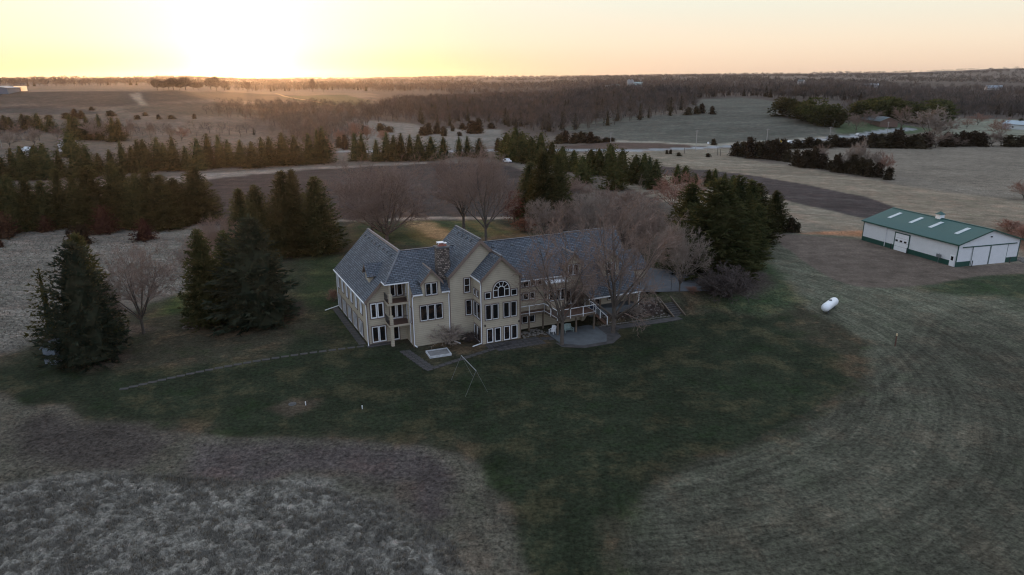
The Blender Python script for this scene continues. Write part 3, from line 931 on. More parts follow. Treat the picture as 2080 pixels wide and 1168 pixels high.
# the fan window
def fan_window():
    mb = MB(); tr = MB(); gl = MB()
    cu, zb, zs, r = 11.32, 6.33, 7.36, 1.19
    N = 20
    def arc(r_, o):
        return [Bv(cu + r_ * cos(pi * i / N), o, zs + r_ * sin(pi * i / N)) for i in range(N + 1)]
    def ring(m, r0, r1, o0, o1):
        a, b2, c2, d2 = arc(r0, o0), arc(r1, o0), arc(r0, o1), arc(r1, o1)
        k = N + 1
        fs = []
        for i in range(N):
            fs += [(2 * k + i, 2 * k + i + 1, 3 * k + i + 1, 3 * k + i), (k + i, k + i + 1, 3 * k + i + 1, 3 * k + i), (i, 2 * k + i, 2 * k + i + 1, i + 1)]
        m.add(a + b2 + c2 + d2, fs)
    ring(mb, r - .09, r, .004, .08)
    ring(mb, .42, .5, .004, .07)
    ring(tr, r, r + .13, .002, .10)
    for s_ in (-1, 1):
        a_, b2 = sorted((cu + s_ * (r - .09), cu + s_ * r)); mb.box(a_, b2, .004, .08, zb, zs, f=Bv)
        a_, b2 = sorted((cu + s_ * r, cu + s_ * (r + .13))); tr.box(a_, b2, .002, .10, zb, zs, f=Bv)
        mb.box(cu + s_ * .46 - .035, cu + s_ * .46 + .035, .004, .07, zb + .09, zs, f=Bv)
    mb.box(cu - r + .09, cu + r - .09, .004, .08, zb, zb + .09, f=Bv)
    tr.box(cu - r - .13, cu + r + .13, .002, .10, zb - .12, zb, f=Bv)
    mb.box(cu - r + .09, cu - .5, .004, .07, zs - .03, zs + .03, f=Bv); mb.box(cu + .5, cu + r - .09, .004, .07, zs - .03, zs + .03, f=Bv)
    for k in range(1, 5):
        t = pi * k / 5
        p, q_ = Bv(cu + .48 * cos(t), .035, zs + .48 * sin(t)), Bv(cu + (r - .05) * cos(t), .035, zs + (r - .05) * sin(t))
        mb.tube(p, q_, .035, n=4)
    o = .012
    gl.add([Bv(cu - r + .05, o, zb + .05), Bv(cu + r - .05, o, zb + .05)] + [Bv(cu + (r - .05) * cos(pi * i / N), o, zs + (r - .05) * sin(pi * i / N)) for i in range(N + 1)], [tuple(range(N + 3))])
    wdw = mb.build('fan_window', M['white'], house)
    tr.build('casing', M['trim'], wdw); gl.build('pane', M['glass'], wdw)
fan_window()
# wing gable front and long side
window(Wf, [(-4.82, -3.95), (-3.9, -3.03)], 3.6, 5.72, t=.16)
window(Wf, [(-4.8, -3.88), (-3.84, -2.92)], .2, 2.45, t=.12, name='glass_door')
for k in range(6):
    a = -(5.7 + k * 2.75) - .65
    window(Wl, [(a - .6, a - .02), (a + .02, a + .6)], 3.5, 5.5, t=.07, pane='shade', trimw=.1)  # upper panes carry the painted sky reflection
for k in range(5):
    a = -(6.0 + k * 3.3) - 1.0
    window(Wl, [(a - 1.1, a - .4), (a - .35, a + .35), (a + .4, a + 1.1)], .15, 2.4, t=.08, name='glass_door', trimw=.08)
# right wing
window(Rv, [(15.05, 15.75), (16.1, 16.9), (17.25, 18.05)][0:1], 6.2, 7.15, t=.06)
window(Rv, [(15.95, 16.8)], 6.2, 7.15, t=.06)
window(Rv, [(17.0, 17.85)], 6.2, 7.15, t=.06)
window(Rv, [(18.05, 18.85)], 6.2, 7.15, t=.06)
window(Rv, [(15.05, 15.75)], 4.35, 5.35, t=.06)
window(Rv, [(15.95, 16.75)], 4.35, 5.35, t=.06)
window(Rv, [(16.95, 17.7)], 4.35, 5.35, t=.06)
window(Rv, [(15.7, 16.6), (16.8, 17.7)], .9, 1.95, t=.06)
window(Rv, [(22.6, 23.5), (23.55, 24.4)], 2.7, 4.9, t=.08, name='glass_door')
# box bay over the deck
box_bay = MB().box(19.2, 22.25, -1.0, .0, 2.7, 6.55).build('box_bay', M['siding'], house)
MB().slab([(19.05, -1.15, 6.6), (22.4, -1.15, 6.6), (22.4, .0, 6.95), (19.05, .0, 6.95)], .12).build('bay_roof', [M['white'], M['white']], box_bay)
Xv = Wall((0, -1.0), (1, 0), (0, -1)); Xs = Wall((19.2, 0), (0, -1), (-1, 0))
window(Xv, [(19.45, 20.3), (20.35, 21.25), (21.3, 22.1)], 3.95, 5.6, t=.07)
window(Xs, [(.25, .8)], 3.95, 5.6, t=.06)


def dormer(u0, u1, v0, zb, ze, zp, vback, wz, cells, over=.35, sill=False):
    uc = (u0 + u1) / 2
    d = MB().prism([(u0, v0, zb), (u1, v0, zb), (u1, v0, ze), (uc, v0, zp - .12), (u0, v0, ze)], (0, vback - v0, 0)).build('dormer', M['siding'], house)
    s = (zp - ze) / (uc - u0)
    r = MB()
    for g_ in (-1, 1):
        e = uc + g_ * (uc - u0 + over)
        r.slab([(uc, v0 - .35, zp + .05), (e, v0 - .35, zp + .05 - s * abs(e - uc)), (e, vback, zp + .05 - s * abs(e - uc)), (uc, vback, zp + .05)], .18)
    r.build('roof', SH, d)
    k = MB()
    for g_ in (-1, 1):
        e = uc + g_ * (uc - u0 + over)
        k.prism([(uc, v0 - .36, zp - .12), (e, v0 - .36, zp - .12 - s * abs(e - uc)), (e, v0 - .36, zp - .36 - s * abs(e - uc)), (uc, v0 - .36, zp - .36)], (0, -.05, 0))
    k.build('rake_board', M['fascia'], d)
    if sill:
        MB().box(u0 - .15, u1 + .15, v0 - .12, v0, zb - .05, zb + .12).build('sill', M['white'], d)
    window(Wall((0, v0), (1, 0), (0, -1)), cells, *wz)


dormer(1.42, 3.88, -.02, 7.0, 9.05, 10.45, 3.4, (6.95, 8.55), [(1.85, 2.6), (2.66, 3.42)])
dormer(22.55, 25.06, -.04, 5.9, 9.05, 10.4, 3.6, (7.05, 8.6), [(22.98, 23.78), (23.84, 24.62)])
dormer(28.45, 31.0, -.75, 6.0, 8.85, 10.15, 3.2, (6.75, 8.4), [(29.0, 29.7), (29.75, 30.45)], sill=True)
# dormer on the wing's long side, looking left
wd = MB().prism([(-4.15, 6.0, 7.2), (-4.15, 8.2, 7.2), (-4.15, 8.2, 8.9), (-4.15, 7.1, 10.0), (-4.15, 6.0, 8.9)], (2.9, 0, 0)).build('dormer', M['siding'], house)
r = MB()
for s_ in (-1, 1):
    r.slab([(-4.5, 7.1, 10.25), (-4.5, 7.1 + s_ * 1.6, 8.75), (-1.2, 7.1 + s_ * 1.6, 8.75), (-1.0, 7.1, 10.25)], .16)
r.build('roof', SH, wd)
o_ = MB()
ring_ = [(-4.19, 7.1 + .32 * cos(2 * pi * i / 16), 8.65 + .62 * sin(2 * pi * i / 16)) for i in range(16)]
o_.prism(ring_, (.05, 0, 0)); o_.build('oval_window', M['white'], wd)
MB().prism([(-4.2, 7.1 + .2 * cos(2 * pi * i / 16), 8.65 + .46 * sin(2 * pi * i / 16)) for i in range(16)], (.02, 0, 0)).build('pane', M['glass'], wd)
MB().box(-4.35, -4.14, 5.9, 8.3, 7.25, 7.4).build('sill', M['white'], wd)

# balconies in the corner: pillar, floors, railings and the recessed wall with its doors
bal = MB().box(-2.72, -2.3, 1.35, 1.75, -.3, 4.25).box(-2.72, -2.3, 1.35, 1.75, 5.98, 7.25)
bal.box(-2.62, -2.44, 1.5, 1.68, 4.25, 5.98).box(-2.62, -2.44, 1.5, 1.68, 7.25, 8.6)
hpart('balcony_pillar', bal, M['siding'])
hpart('balcony_pillar', MB().box(-.3, -.02, 1.35, 1.6, 2.9, 8.6), M['siding'])
for z_ in (3.02, 6.02):
    b1 = MB().box(-2.9, -.01, 1.3, 3.39, z_ - .32, z_ - .02).build('balcony', M['siding'], house)
    MB().box(-2.88, -.03, 1.32, 3.38, z_ - .02, z_ + .01).build('floor', M['wood'], b1)
    rl = MB()
    rl.beam((-2.88, 1.36, z_ + 1.05), (-2.88, 3.38, z_ + 1.05), .06, .05)
    for k in range(15): rl.box(-2.89, -2.87, 1.5 + k * .13, 1.52 + k * .13, z_, z_ + 1.04)
    rl.beam((-2.28, 1.4, z_ + 1.05), (-.3, 1.4, z_ + 1.05), .05, .04)
    for k in range(14): rl.box(-2.2 + k * .14, -2.185 + k * .14, 1.39, 1.41, z_, z_ + 1.04)
    rl.build('railing', M['dark'], b1)
Bw = Wall((0, 3.4), (1, 0), (0, -1))
window(Bw, [(-2.05, -1.35), (-1.1, -.35)], 6.35, 8.2, t=.08)
window(Bw, [(-2.2, -1.35), (-1.3, -.45)], 3.15, 5.25, t=.16, name='glass_door')
window(Bw, [(-2.0, -1.1)], .15, 2.3, t=.12, name='glass_door')
Lw = Wall((-.0, 0), (0, -1), (-1, 0))
window(Lw, [(-2.9, -2.2)], 3.15, 5.25, t=.08, pane='shade')
window(Lw, [(-2.9, -2.2)], 6.35, 8.2, t=.08, pane='shade')
window(Lw, [(-.95, -.45)], 3.2, 5.3, t=.07)

# chimney
ch = MB().box(4.0, 5.65, 1.0, 2.3, 6.0, 12.75).build('chimney', M['stone'], house)
MB().box(3.88, 5.77, .88, 2.42, 12.75, 12.95).build('crown', M['concrete'], ch)
fl_ = MB().box(4.35, 4.95, 1.35, 1.95, 12.95, 13.3); fl_.box(5.0, 5.4, 1.4, 1.85, 12.95, 13.2)
fl_.build('flue', mat('flue_clay', (.30, .11, .08), .8), ch)
MB().box(4.2, 5.1, 1.2, 2.1, 13.42, 13.47).box(4.25, 4.3, 1.25, 1.3, 13.2, 13.42).box(5.0, 5.05, 1.25, 1.3, 13.2, 13.42).box(4.25, 4.3, 2.0, 2.05, 13.2, 13.42).box(5.05, 5.5, 1.3, 1.95, 13.3, 13.34).build('chimney_cap', M['white'], ch)

# gutters and downspouts, white
hpart('gutter', MB().beam(shear(-5.72, 21.4, zl(-5.65) - .1), (-5.72, 3.0, zl(-5.65) - .1), .12, .14), M['white'])
hpart('gutter', MB().beam((-3.24, 3.0, 8.62), (-3.24, 1.24, 8.62), .1, .12), M['white'])
hpart('gutter', MB().beam((-3.24, 1.24, 8.62), (0, 1.24, 8.62), .1, .12), M['white'])
hpart('gutter', MB().beam((.0, -.41, zm(-.35) - .1), (1.35, -.41, zm(-.35) - .1), .12, .13), M['white'])
hpart('gutter', MB().beam((3.95, -.41, zm(-.35) - .1), (5.05, -.41, zm(-.35) - .1), .12, .13), M['white'])
hpart('gutter', MB().beam((8.14, -3.4, 8.85), (8.14, 0, 8.85), .12, .13), M['white'])
hpart('gutter', MB().beam((14.36, -3.4, 8.85), (14.36, 0, 8.85), .12, .13), M['white'])
hpart('gutter', MB().beam((14.3, -.41, zm(-.35) - .1), (22.5, -.41, zm(-.35) - .1), .12, .13), M['white'])
hpart('gutter', MB().beam((24.8, -3.02, 4.08), (33.7, -3.02, 4.08), .13, .14), M['white'])
def spout(pts):
    mb = MB()
    for a, b2 in zip(pts[:-1], pts[1:]): mb.beam(a, b2, .10, .10)
    hpart('downspout', mb, M['white'])
spout([(-5.72, 3.05, 6.0), (-5.42, 3.3, 5.6), (-5.42, 3.3, .25), (-5.5, 2.7, .1)])
spout([shear(-5.72, 21.3, 6.0), shear(-5.4, 21.1, 5.6), shear(-5.4, 21.1, .3), (-8.3, 20.2, .12)])
spout([(0.05, -.42, 7.1), (.0, -.1, 6.8), (.0, -.12, .3), (.25, -.5, .1)])
spout([(5.0, -.42, 7.1), (4.98, -.08, 6.8), (4.98, -.08, .3), (5.9, -1.6, .1)])
spout([(8.14, -3.4, 8.8), (8.36, -3.12, 8.4), (8.36, -3.12, .25), (7.0, -3.3, .08)])
spout([(0, 1.25, 8.5), (-.08, 1.25, 8.2), (-.08, 1.25, .2)])
spout([(22.6, -.42, 7.15), (22.45, -.1, 6.9), (22.45, -.1, 6.5)])
spout([(33.6, -3.0, 4.0), (33.5, -2.6, 3.6), (33.5, -2.6, 2.0)])
# porch under the long garage roof
po = MB().box(25.3, 33.4, -2.5, -.6, 1.2, 2.12).build('porch_floor', M['concrete'], house)
for u_ in (27.1, 29.6, 32.0): MB().box(u_ - .09, u_ + .09, -2.42, -2.24, 2.12, 4.1).build('porch_post', M['timber'], house)
MB().box(25.3, 33.4, -2.45, -2.2, 4.0, 4.25).build('porch_beam', M['siding'], house)
window(Wall((0, -.6), (1, 0), (0, -1)), [(26.2, 27.1), (27.15, 28.05)], 2.2, 3.9, t=.08, name='glass_door')
window(Wall((0, -.6), (1, 0), (0, -1)), [(29.4, 30.3), (30.4, 31.3)], 2.7, 3.9, t=.07)
for (u_, z_) in ((8.9, 2.5), (13.85, 2.4)): hpart('wall_lantern', MB().box(u_ - .08, u_ + .08, -3.2, -3.04, z_, z_ + .28), M['dark'])

# ---------------------------------------------------------------- deck, stair, patio and what stands there
deck = empty('wooden_deck', (OX, OY, 0), HZ, 'brown board deck with white railing raised on posts beside the house', 'deck')
DK = [(14.07, -1.0), (18.75, -1.0), (18.95, -4.6), (25.1, -4.4), (25.1, -.02), (14.07, -.02)]
MB().prism([(u, v, 2.5) for u, v in DK], (0, 0, .15)).build('deck_floor', M['wood'], deck)
ed = MB(); rl = MB(); bl = MB()
path_ = DK[:4] + [(25.1, -1.4)]
for a, b2 in zip(path_[:-1], path_[1:]):
    ed.beam((*a, 2.44), (*b2, 2.44), .05, .30)
    rl.beam((*a, 3.72), (*b2, 3.72), .10, .07)
    rl.beam((*a, 2.66), (*b2, 2.66), .05, .05)
    L = hypot(b2[0] - a[0], b2[1] - a[1]); n_ = max(1, round(L / 2.2))
    for i in range(n_ + 1):
        t = i / n_
        x, y = a[0] + (b2[0] - a[0]) * t, a[1] + (b2[1] - a[1]) * t
        rl.box(x - .05, x + .05, y - .05, y + .05, 2.3, 3.72)
    for j in range(int(L / .16)):
        t = (j + .5) * .16 / L
        x, y = a[0] + (b2[0] - a[0]) * t, a[1] + (b2[1] - a[1]) * t
        bl.box(x - .008, x + .008, y - .008, y + .008, 2.68, 3.68)
ed.build('rim_board', M['timber'], deck); rl.build('railing', M['white'], deck); bl.build('baluster', M['dark'], deck)
for u_, v_ in ((22.0, -4.4), (24.95, -4.25), (19.15, -4.35), (18.6, -.9), (16.4, -.9)):
    MB().box(u_ - .1, u_ + .1, v_ - .1, v_ + .1, -.2, 2.35).build('support_post', M['timber'], deck)
st_ = MB(); n_ = 13
for i in range(n_):
    u_ = 25.15 + i * .2; z_ = 2.45 - i * .19
    st_.box(u_, u_ + .27, -3.5, -2.3, z_ - .04, z_)
st_.beam((25.1, -3.5, 2.35), (27.7, -3.5, -.1), .05, .28); st_.beam((25.1, -2.3, 2.35), (27.7, -2.3, -.1), .05, .28)
stair = st_.build('stair', M['wood'], deck)
sr = MB()
for v_ in (-3.55, -2.25):
    sr.beam((25.15, v_, 3.6), (27.6, v_, 1.25), .07, .07)
    for u_, z_ in ((25.2, 2.3), (26.4, 1.2), (27.6, .0)): sr.box(u_ - .045, u_ + .045, v_ - .045, v_ + .045, z_, z_ + 1.28)
sr.build('handrail', M['white'], stair)


# ---------------------------------------------------------------- patio and garden pieces (house coordinates)
def sheet(name, pts, z, th, m, group=None, label=None, cat=None, kind=None, rz=HZ, loc=(OX, OY, 0)):
    o = MB().prism([(p[0], p[1], z - th) for p in pts], (0, 0, th)).build(name, m)
    o.location = loc; o.rotation_euler = (0, 0, rz)
    return tag(o, label, cat, group, kind)


sheet('patio', [(18.2, -2.6), (18.1, -7.3), (20.5, -9.1), (24.05, -9.17), (25.34, -7.1), (25.7, -3.7), (25.0, -2.6)], .10, .4, M['concrete'], kind='structure')
sheet('patio_rim', [(17.6, -6.6), (17.7, -8.3), (20.2, -9.9), (24.6, -10.0), (26.9, -8.3), (27.6, -5.6), (26.9, -3.7), (25.6, -3.6), (18.3, -7.0)], .05, .3, M['paver'], kind='structure')
MBx = MB()
random.seed(3)
def fieldstone(mb, x, y, z, r, squash=.6):
    n = 7
    pts = []
    for k, (zz, rr) in enumerate(((-.3, .8), (.15, 1.0), (.6, .75), (.85, .35))):
        for i in range(n):
            t = 2 * pi * i / n + k * .3
            q = r * rr * random.uniform(.8, 1.15)
            pts.append((x + cos(t) * q, y + sin(t) * q, z + zz * r * squash * 1.3))
    fs = [(k * n + i, k * n + (i + 1) % n, (k + 1) * n + (i + 1) % n, (k + 1) * n + i) for k in range(3) for i in range(n)]
    fs.append(tuple(range(3 * n, 4 * n)))
    mb.add(pts, fs)
# rock bank under the porch: many loose stones = stuff
rb = MB()
def hz(u, v):
    p = uvw(u, v); return float(terrain(p[0], p[1]))
for k in range(330):
    u_ = random.uniform(26.4, 38.3); v_ = random.uniform(-3.9, -1.2) if u_ < 33 else random.uniform(-4.0, -.8)
    fieldstone(rb, u_, v_, hz(u_, v_) - .02, random.choice((.05, .07, .08, .1, .13, .2)))
for k in range(60):
    u_ = 26.3 + k * .20; fieldstone(rb, u_, -3.75 - .05 * (u_ - 26) + random.uniform(-.12, .12), .03, random.uniform(.10, .17))
rbo = rb.build('rock_bank', M['rock']); rbo.location = (OX, OY, 0); rbo.rotation_euler = (0, 0, HZ)
tag(rbo, 'bank of loose pale stones below the porch', 'stones', kind='stuff')
rb = MB()
for k in range(70):
    u_ = random.uniform(14.5, 18.2); v_ = random.uniform(-3.4, -.9)
    fieldstone(rb, u_, v_, .02, random.uniform(.1, .24))
rbo = rb.build('garden_rocks', M['rock']); rbo.location = (OX, OY, 0); rbo.rotation_euler = (0, 0, HZ)
tag(rbo, 'scattered pale stones in the bed beneath the deck', 'stones', kind='stuff')
# path along the foot of the bank and the garden stair at its end
sheet('garden_path', [(26.9, -4.3), (38.8, -5.0), (38.9, -6.3), (36, -6.3), (27.2, -5.7)], .09, .3, M['paver'], kind='structure')
gs = empty('garden_stair', uvw(38.2, -4.9, 0), HZ, 'grey timber and stone garden stair climbing the bank beside the rock slope', 'stair')
for i in range(8):
    z_ = .12 + i * .2
    MB().box(-.0, 1.9, i * .42, i * .42 + .5, z_ - .35, z_).build('step', M['paver'], gs)
for x_ in (-.12, 1.92): MB().beam((x_ + .03, -.3, .12), (x_ + .03, 3.6, 1.95), .16, .22).build('side_timber', M['timber'], gs)

# flagstones
SLAB = []
def slab_at(u, v, w_, l_, rot=0.0, name='paving_slab', label=None, cat='paving slab', group=None, zz=None):
    p = uvw(u, v)
    if not SLAB:
        SLAB.append(MB().prism([(-.5, -.5, -.2), (.5, -.5, -.2), (.5, .5, -.2), (-.5, .5, -.2)], (0, 0, .27)).build(name, M['paver']))
        o = SLAB[0]
    else:
        o = SLAB[0].copy(); o.name = name; col.objects.link(o)
    o.location = (p[0], p[1], float(terrain(p[0], p[1])))
    o.rotation_euler = (0, 0, HZ + rot + random.uniform(-.04, .04))
    o.scale = (w_, l_, 1)
    tag(o, label, cat, group)
LB = 'square grey brown paving slab in the terrace before the tall gable'
for i in range(9):
    for j in range(3):
        if (i < 1 and j > 1): continue
        slab_at(9.1 + i * .86, -3.8 - j * .92 - .03 * i, .80, .86, label=LB, group='terrace paving slabs')
for i in range(4): slab_at(16.9 + i * .8, -4.6 - i * .35, .75, 1.1, label=LB, group='terrace paving slabs')
LB2 = 'rough grey paving slab in the walk along the lawn edge'
p0 = (2.9, -8.1)
for i in range(14): slab_at(-.6 + i * .93 + .1, -7.9 + i * .27, .84, .66, .28, label=LB2, group='walk paving slabs')
for i in range(8):
    for j in range(2): slab_at(-1.9 + i * .16 + j * .72, -1.1 - i * .88 - j * .1, .66, .78, label=LB2, group='walk paving slabs')
ORDS = ['', 'second ', 'third ', 'fourth ', 'fifth ', 'sixth ', 'seventh ', 'eighth ', 'ninth ', 'tenth ', 'eleventh ', 'twelfth ', 'thirteenth ', 'fourteenth ', 'fifteenth ']
def place_in(i, n, what):
    if i == 0: return 'leftmost ' + what
    if i == n - 1: return 'rightmost ' + what
    return ('%s%s from the left' % (ORDS[i], what)) if i < n / 2 else ('%s%s from the right' % (ORDS[n - 1 - i], what))
for i in range(27):
    LB3 = place_in(i, 27, 'stepping stone') + ' in the line across the lawn'
    t = i / 26
    px = 252 + (752 - 252) * t; py = 790 - 88 * t - 9 * sin(pi * t)
    x, y, z = at(px, py)
    du, dv = x - OX, y - OY
    slab_at(du * UX + dv * UY, du * VX + dv * VY, .92, .50, -.12, name='stepping_stone', label=LB3, cat='stepping stone', group='stepping stones')
LB4 = 'dark paving stone in the strip along the long wing wall'
for i in range(17):
    slab_at(-6.1 - .035 * i, 4.2 + i * 1.04, .9, .9, label=LB4, group='stones along the wing')
for i in range(4): slab_at(-5.3 + i * .85, 2.75, .8, .9, label=LB4.replace('long wing wall', 'wing gable'), group='stones below the wing gable')

# sandbox
M['oldwhite'] = mat('weathered_white_board', (.42, .43, .44), .8)
sb = empty('sandbox', at(891, 719), HZ + R(-3), 'low white timber sandbox on the lawn in front of the house', 'sandbox')
for a in ((-1.45, 1.45, -1.1, -.98), (-1.45, 1.45, .98, 1.1), (-1.45, -1.33, -.98, .98), (1.33, 1.45, -.98, .98)):
    MB().box(*a, 0, .28).build('board', M['oldwhite'], sb)
MB().box(-1.33, 1.33, -.98, .98, 0, .17).build('sand', M['sand'], sb)
# swing frame
a = at(945, 813); b2 = at(928, 790); c2 = at(978, 772); d2 = at(915, 768)
top1 = Vector(((a[0] + at(985, 782)[0]) / 2, (a[1] + at(985, 782)[1]) / 2, 3.0)); 
sw = empty('swing_frame', (a[0], a[1], a[2]), 0, 'bare grey metal swing frame with two A shaped ends on the lawn', 'swing frame')
def near_pt(px, py, z):
    r_ = _ray(px, py); t = (z - CH) / r_[2]
    return Vector((r_[0] * t, r_[1] * t, z))
T0 = near_pt(937, 722, 2.9); T1 = near_pt(967, 753, 2.9)
M['galv0'] = mat('dull_galvanised_bar', (.22, .23, .24), .6)
ax = (T1 - T0).normalized(); sd_ = Vector((-ax.y, ax.x, 0))
O_ = Vector(sw.location)
MB().tube(T0 - O_, T1 - O_, .04, n=8).build('top_bar', M['galv0'], sw)
for T in (T0, T1):
    for s_ in (-1, 1):
        foot = Vector((T.x, T.y, 0)) + sd_ * s_ * 1.35
        MB().tube(T - O_, foot - O_, .014, n=6).build('leg', mat('galvanised_tube', (.16, .165, .17), .5) if 'galv' not in M else M['galv'], sw)
        M.setdefault('galv', bpy.data.materials['galvanised_tube'])
# vents, well cover
for px, py, lb in ((621, 823, 'short white vent pipe standing in the lawn beside the round cover'), (736, 831, 'short white vent pipe standing alone in the open lawn')):
    p = at(px, py)
    v_ = empty('vent_pipe', p, 0, lb, 'vent pipe')
    MB().tube((0, 0, -.1), (0, 0, .36), .045, n=10).build('pipe', M['white'], v_)
    MB().tube((0, 0, .36), (0, 0, .43), .065, .05, n=10).build('cap', M['white'], v_)
p = at(594, 821)
wc = empty('well_cover', p, 0, 'dark round septic cover set in the worn lawn', 'cover')
MB().tube((0, 0, -.1), (0, 0, .06), .42, n=20).build('ring', M['concrete'], wc)
MB().tube((0, 0, .06), (0, 0, .10), .34, .32, n=20).build('lid', M['dark'], wc)
# stake
p = at(1818, 703)
sk = empty('marker_post', p, 0, 'slim brown post with pale top standing in the mown grass', 'post')
MB().box(-.06, .06, -.06, .06, -.2, 1.45).build('shaft', mat('rusty_post', (.10, .05, .035), .8), sk)
MB().box(-.08, .08, -.08, .08, 1.45, 1.75).build('cap', mat('pale_post_top', (.55, .42, .25), .6), sk)

# stone ring on the left lawn
sr_ = MB()
cx_, cy_, cz_ = at(386, 665)
for k in range(15):
    t = 2 * pi * k / 15
    fieldstone(sr_, cos(t) * .95, sin(t) * .8, .02, random.uniform(.13, .2))
fr_ = sr_.build('fire_ring', M['rock']); fr_.location = (cx_, cy_, cz_)
tag(fr_, 'ring of stones on the grass left of the big spruces', 'fire ring')

# garden bench and chair on the patio
def slat_seat(name, w_, loc, rz, label, cat, m):
    t = empty(name, loc, rz, label, cat)
    for s_ in (-1, 1):
        x_ = s_ * (w_ / 2 - .04)
        MB().box(x_ - .03, x_ + .03, -.32, -.25, 0, .58).build('leg', m, t)
        MB().box(x_ - .03, x_ + .03, .25, .32, 0, .50).build('leg', m, t)
        MB().box(x_ - .05, x_ + .05, -.38, .34, .58, .62).build('armrest', m, t)
    s = MB()
    for k in range(6): s.box(-w_ / 2 + .05, w_ / 2 - .05, -.30 + k * .105, -.21 + k * .105, .36 - k * .012, .385 - k * .012)
    s.build('seat', m, t)
    b_ = MB(); n_ = int(w_ / .12)
    for k in range(n_):
        x_ = -w_ / 2 + .07 + k * (w_ - .14) / max(1, n_ - 1)
        b_.beam((x_, .30, .34), (x_, .52, 1.02 + .08 * sin(pi * k / (n_ - 1))), .09, .02)
    b_.beam((-w_ / 2 + .05, .36, .5), (w_ / 2 - .05, .36, .5), .03, .06); b_.beam((-w_ / 2 + .05, .46, .86), (w_ / 2 - .05, .46, .86), .03, .06)
    b_.build('backrest', m, t)
    return t
slat_seat('garden_bench', 1.35, uvw(21.05, -3.9, .10), HZ, 'pale green slatted garden bench in the shade under the deck', 'bench', mat('pale_green_paint', (.24, .31, .29), .6))
slat_seat('garden_chair', .75, uvw(18.75, -3.5, .10), HZ - R(60), 'white slatted garden chair at the left edge of the patio', 'chair', M['white'])
# fire pit / grill ring beside the patio
gp = empty('planter_stand', uvw(27.1, -7.0, 0), HZ, 'dark wire plant stand beside the trunk at the patio corner', 'plant stand')
for k in range(4):
    t = pi / 4 + k * pi / 2
    MB().tube((cos(t) * .25, sin(t) * .25, 0), (cos(t) * .2, sin(t) * .2, 1.0), .02, n=5).build('leg', M['dark'], gp)
MB().tube((0, 0, .98), (0, 0, 1.02), .3, n=14).build('shelf', M['dark'], gp)
MB().tube((0, 0, .5), (0, 0, .52), .27, n=14).build('shelf', M['dark'], gp)
# blue tarp heap on the porch
tp = MB()
for k in range(7): fieldstone(tp, random.uniform(-.7, .7), random.uniform(-.3, .3), 0, random.uniform(.3, .45), .9)
tp = tp.build('tarp_heap', mat('dark_blue_tarp', (.02, .05, .14), .5)); tp.location = uvw(26.1, -1.6, 2.12); tp.rotation_euler = (0, 0, HZ)
tag(tp, 'dark blue tarpaulin heap on the porch behind the deck stair', 'tarpaulin')
# lamp post by the drive
p = at(1363, 590)
lp = empty('lamp_post', p, 0, 'thin black yard lamp post at the edge of the drive', 'lamp post')
MB().tube((0, 0, 0), (0, 0, 2.6), .045, .035, n=8).build('pole', M['dark'], lp)
MB().box(-.13, .13, -.13, .13, 2.6, 2.95).build('lantern', M['glass'], lp)
MB().tube((0, 0, 2.95), (0, 0, 3.12), .2, .03, n=8).build('cap', M['dark'], lp)
# driveway apron
dv = MB()
pts = [at(*q) for q in ((1312, 552), (1345, 536), (1420, 548), (1462, 566), (1452, 588), (1390, 592), (1312, 594))]
N_ = 9
top = []
for i in range(N_):
    for j in range(N_):
        s_, t_ = i / (N_ - 1), j / (N_ - 1)
        px = (1300 + 165 * s_); py = (594 - 3 * s_ * 1) - (52 - 22 * s_) * t_
        q_ = at(px, py); top.append((q_[0], q_[1], q_[2] + .06))
dv.add(top, [(i * N_ + j, (i + 1) * N_ + j, (i + 1) * N_ + j + 1, i * N_ + j + 1) for i in range(N_ - 1) for j in range(N_ - 1)])
tag(dv.build('driveway', mat('asphalt_drive', (.085, .09, .10), .9, .2, .6)), kind='structure')

# ---------------------------------------------------------------- shed in the spruces, on the left
sh_ = empty('garden_shed', at(120, 733), R(-12), 'small pale blue grey shed tucked behind the big left spruce', 'shed')
MB().prism([(-.9, -1.2, -.1), (.9, -1.2, -.1), (.9, -1.2, 2.1), (0, -1.2, 2.9), (-.9, -1.2, 2.1)], (0, 2.4, 0)).build('wall', mat('shed_boards', (.13, .16, .19), .7), sh_)
for s_ in (-1, 1): MB().slab([(0, -1.4, 3.05), (s_ * 1.15, -1.4, 2.02), (s_ * 1.15, 1.4, 2.02), (0, 1.4, 3.05)], .08).build('roof', [mat('shed_roof', (.15, .175, .20), .8)] * 2, sh_)
MB().box(-.4, .4, -1.24, -1.19, .05, 1.85).build('door', mat('shed_door', (.12, .14, .17), .7), sh_)

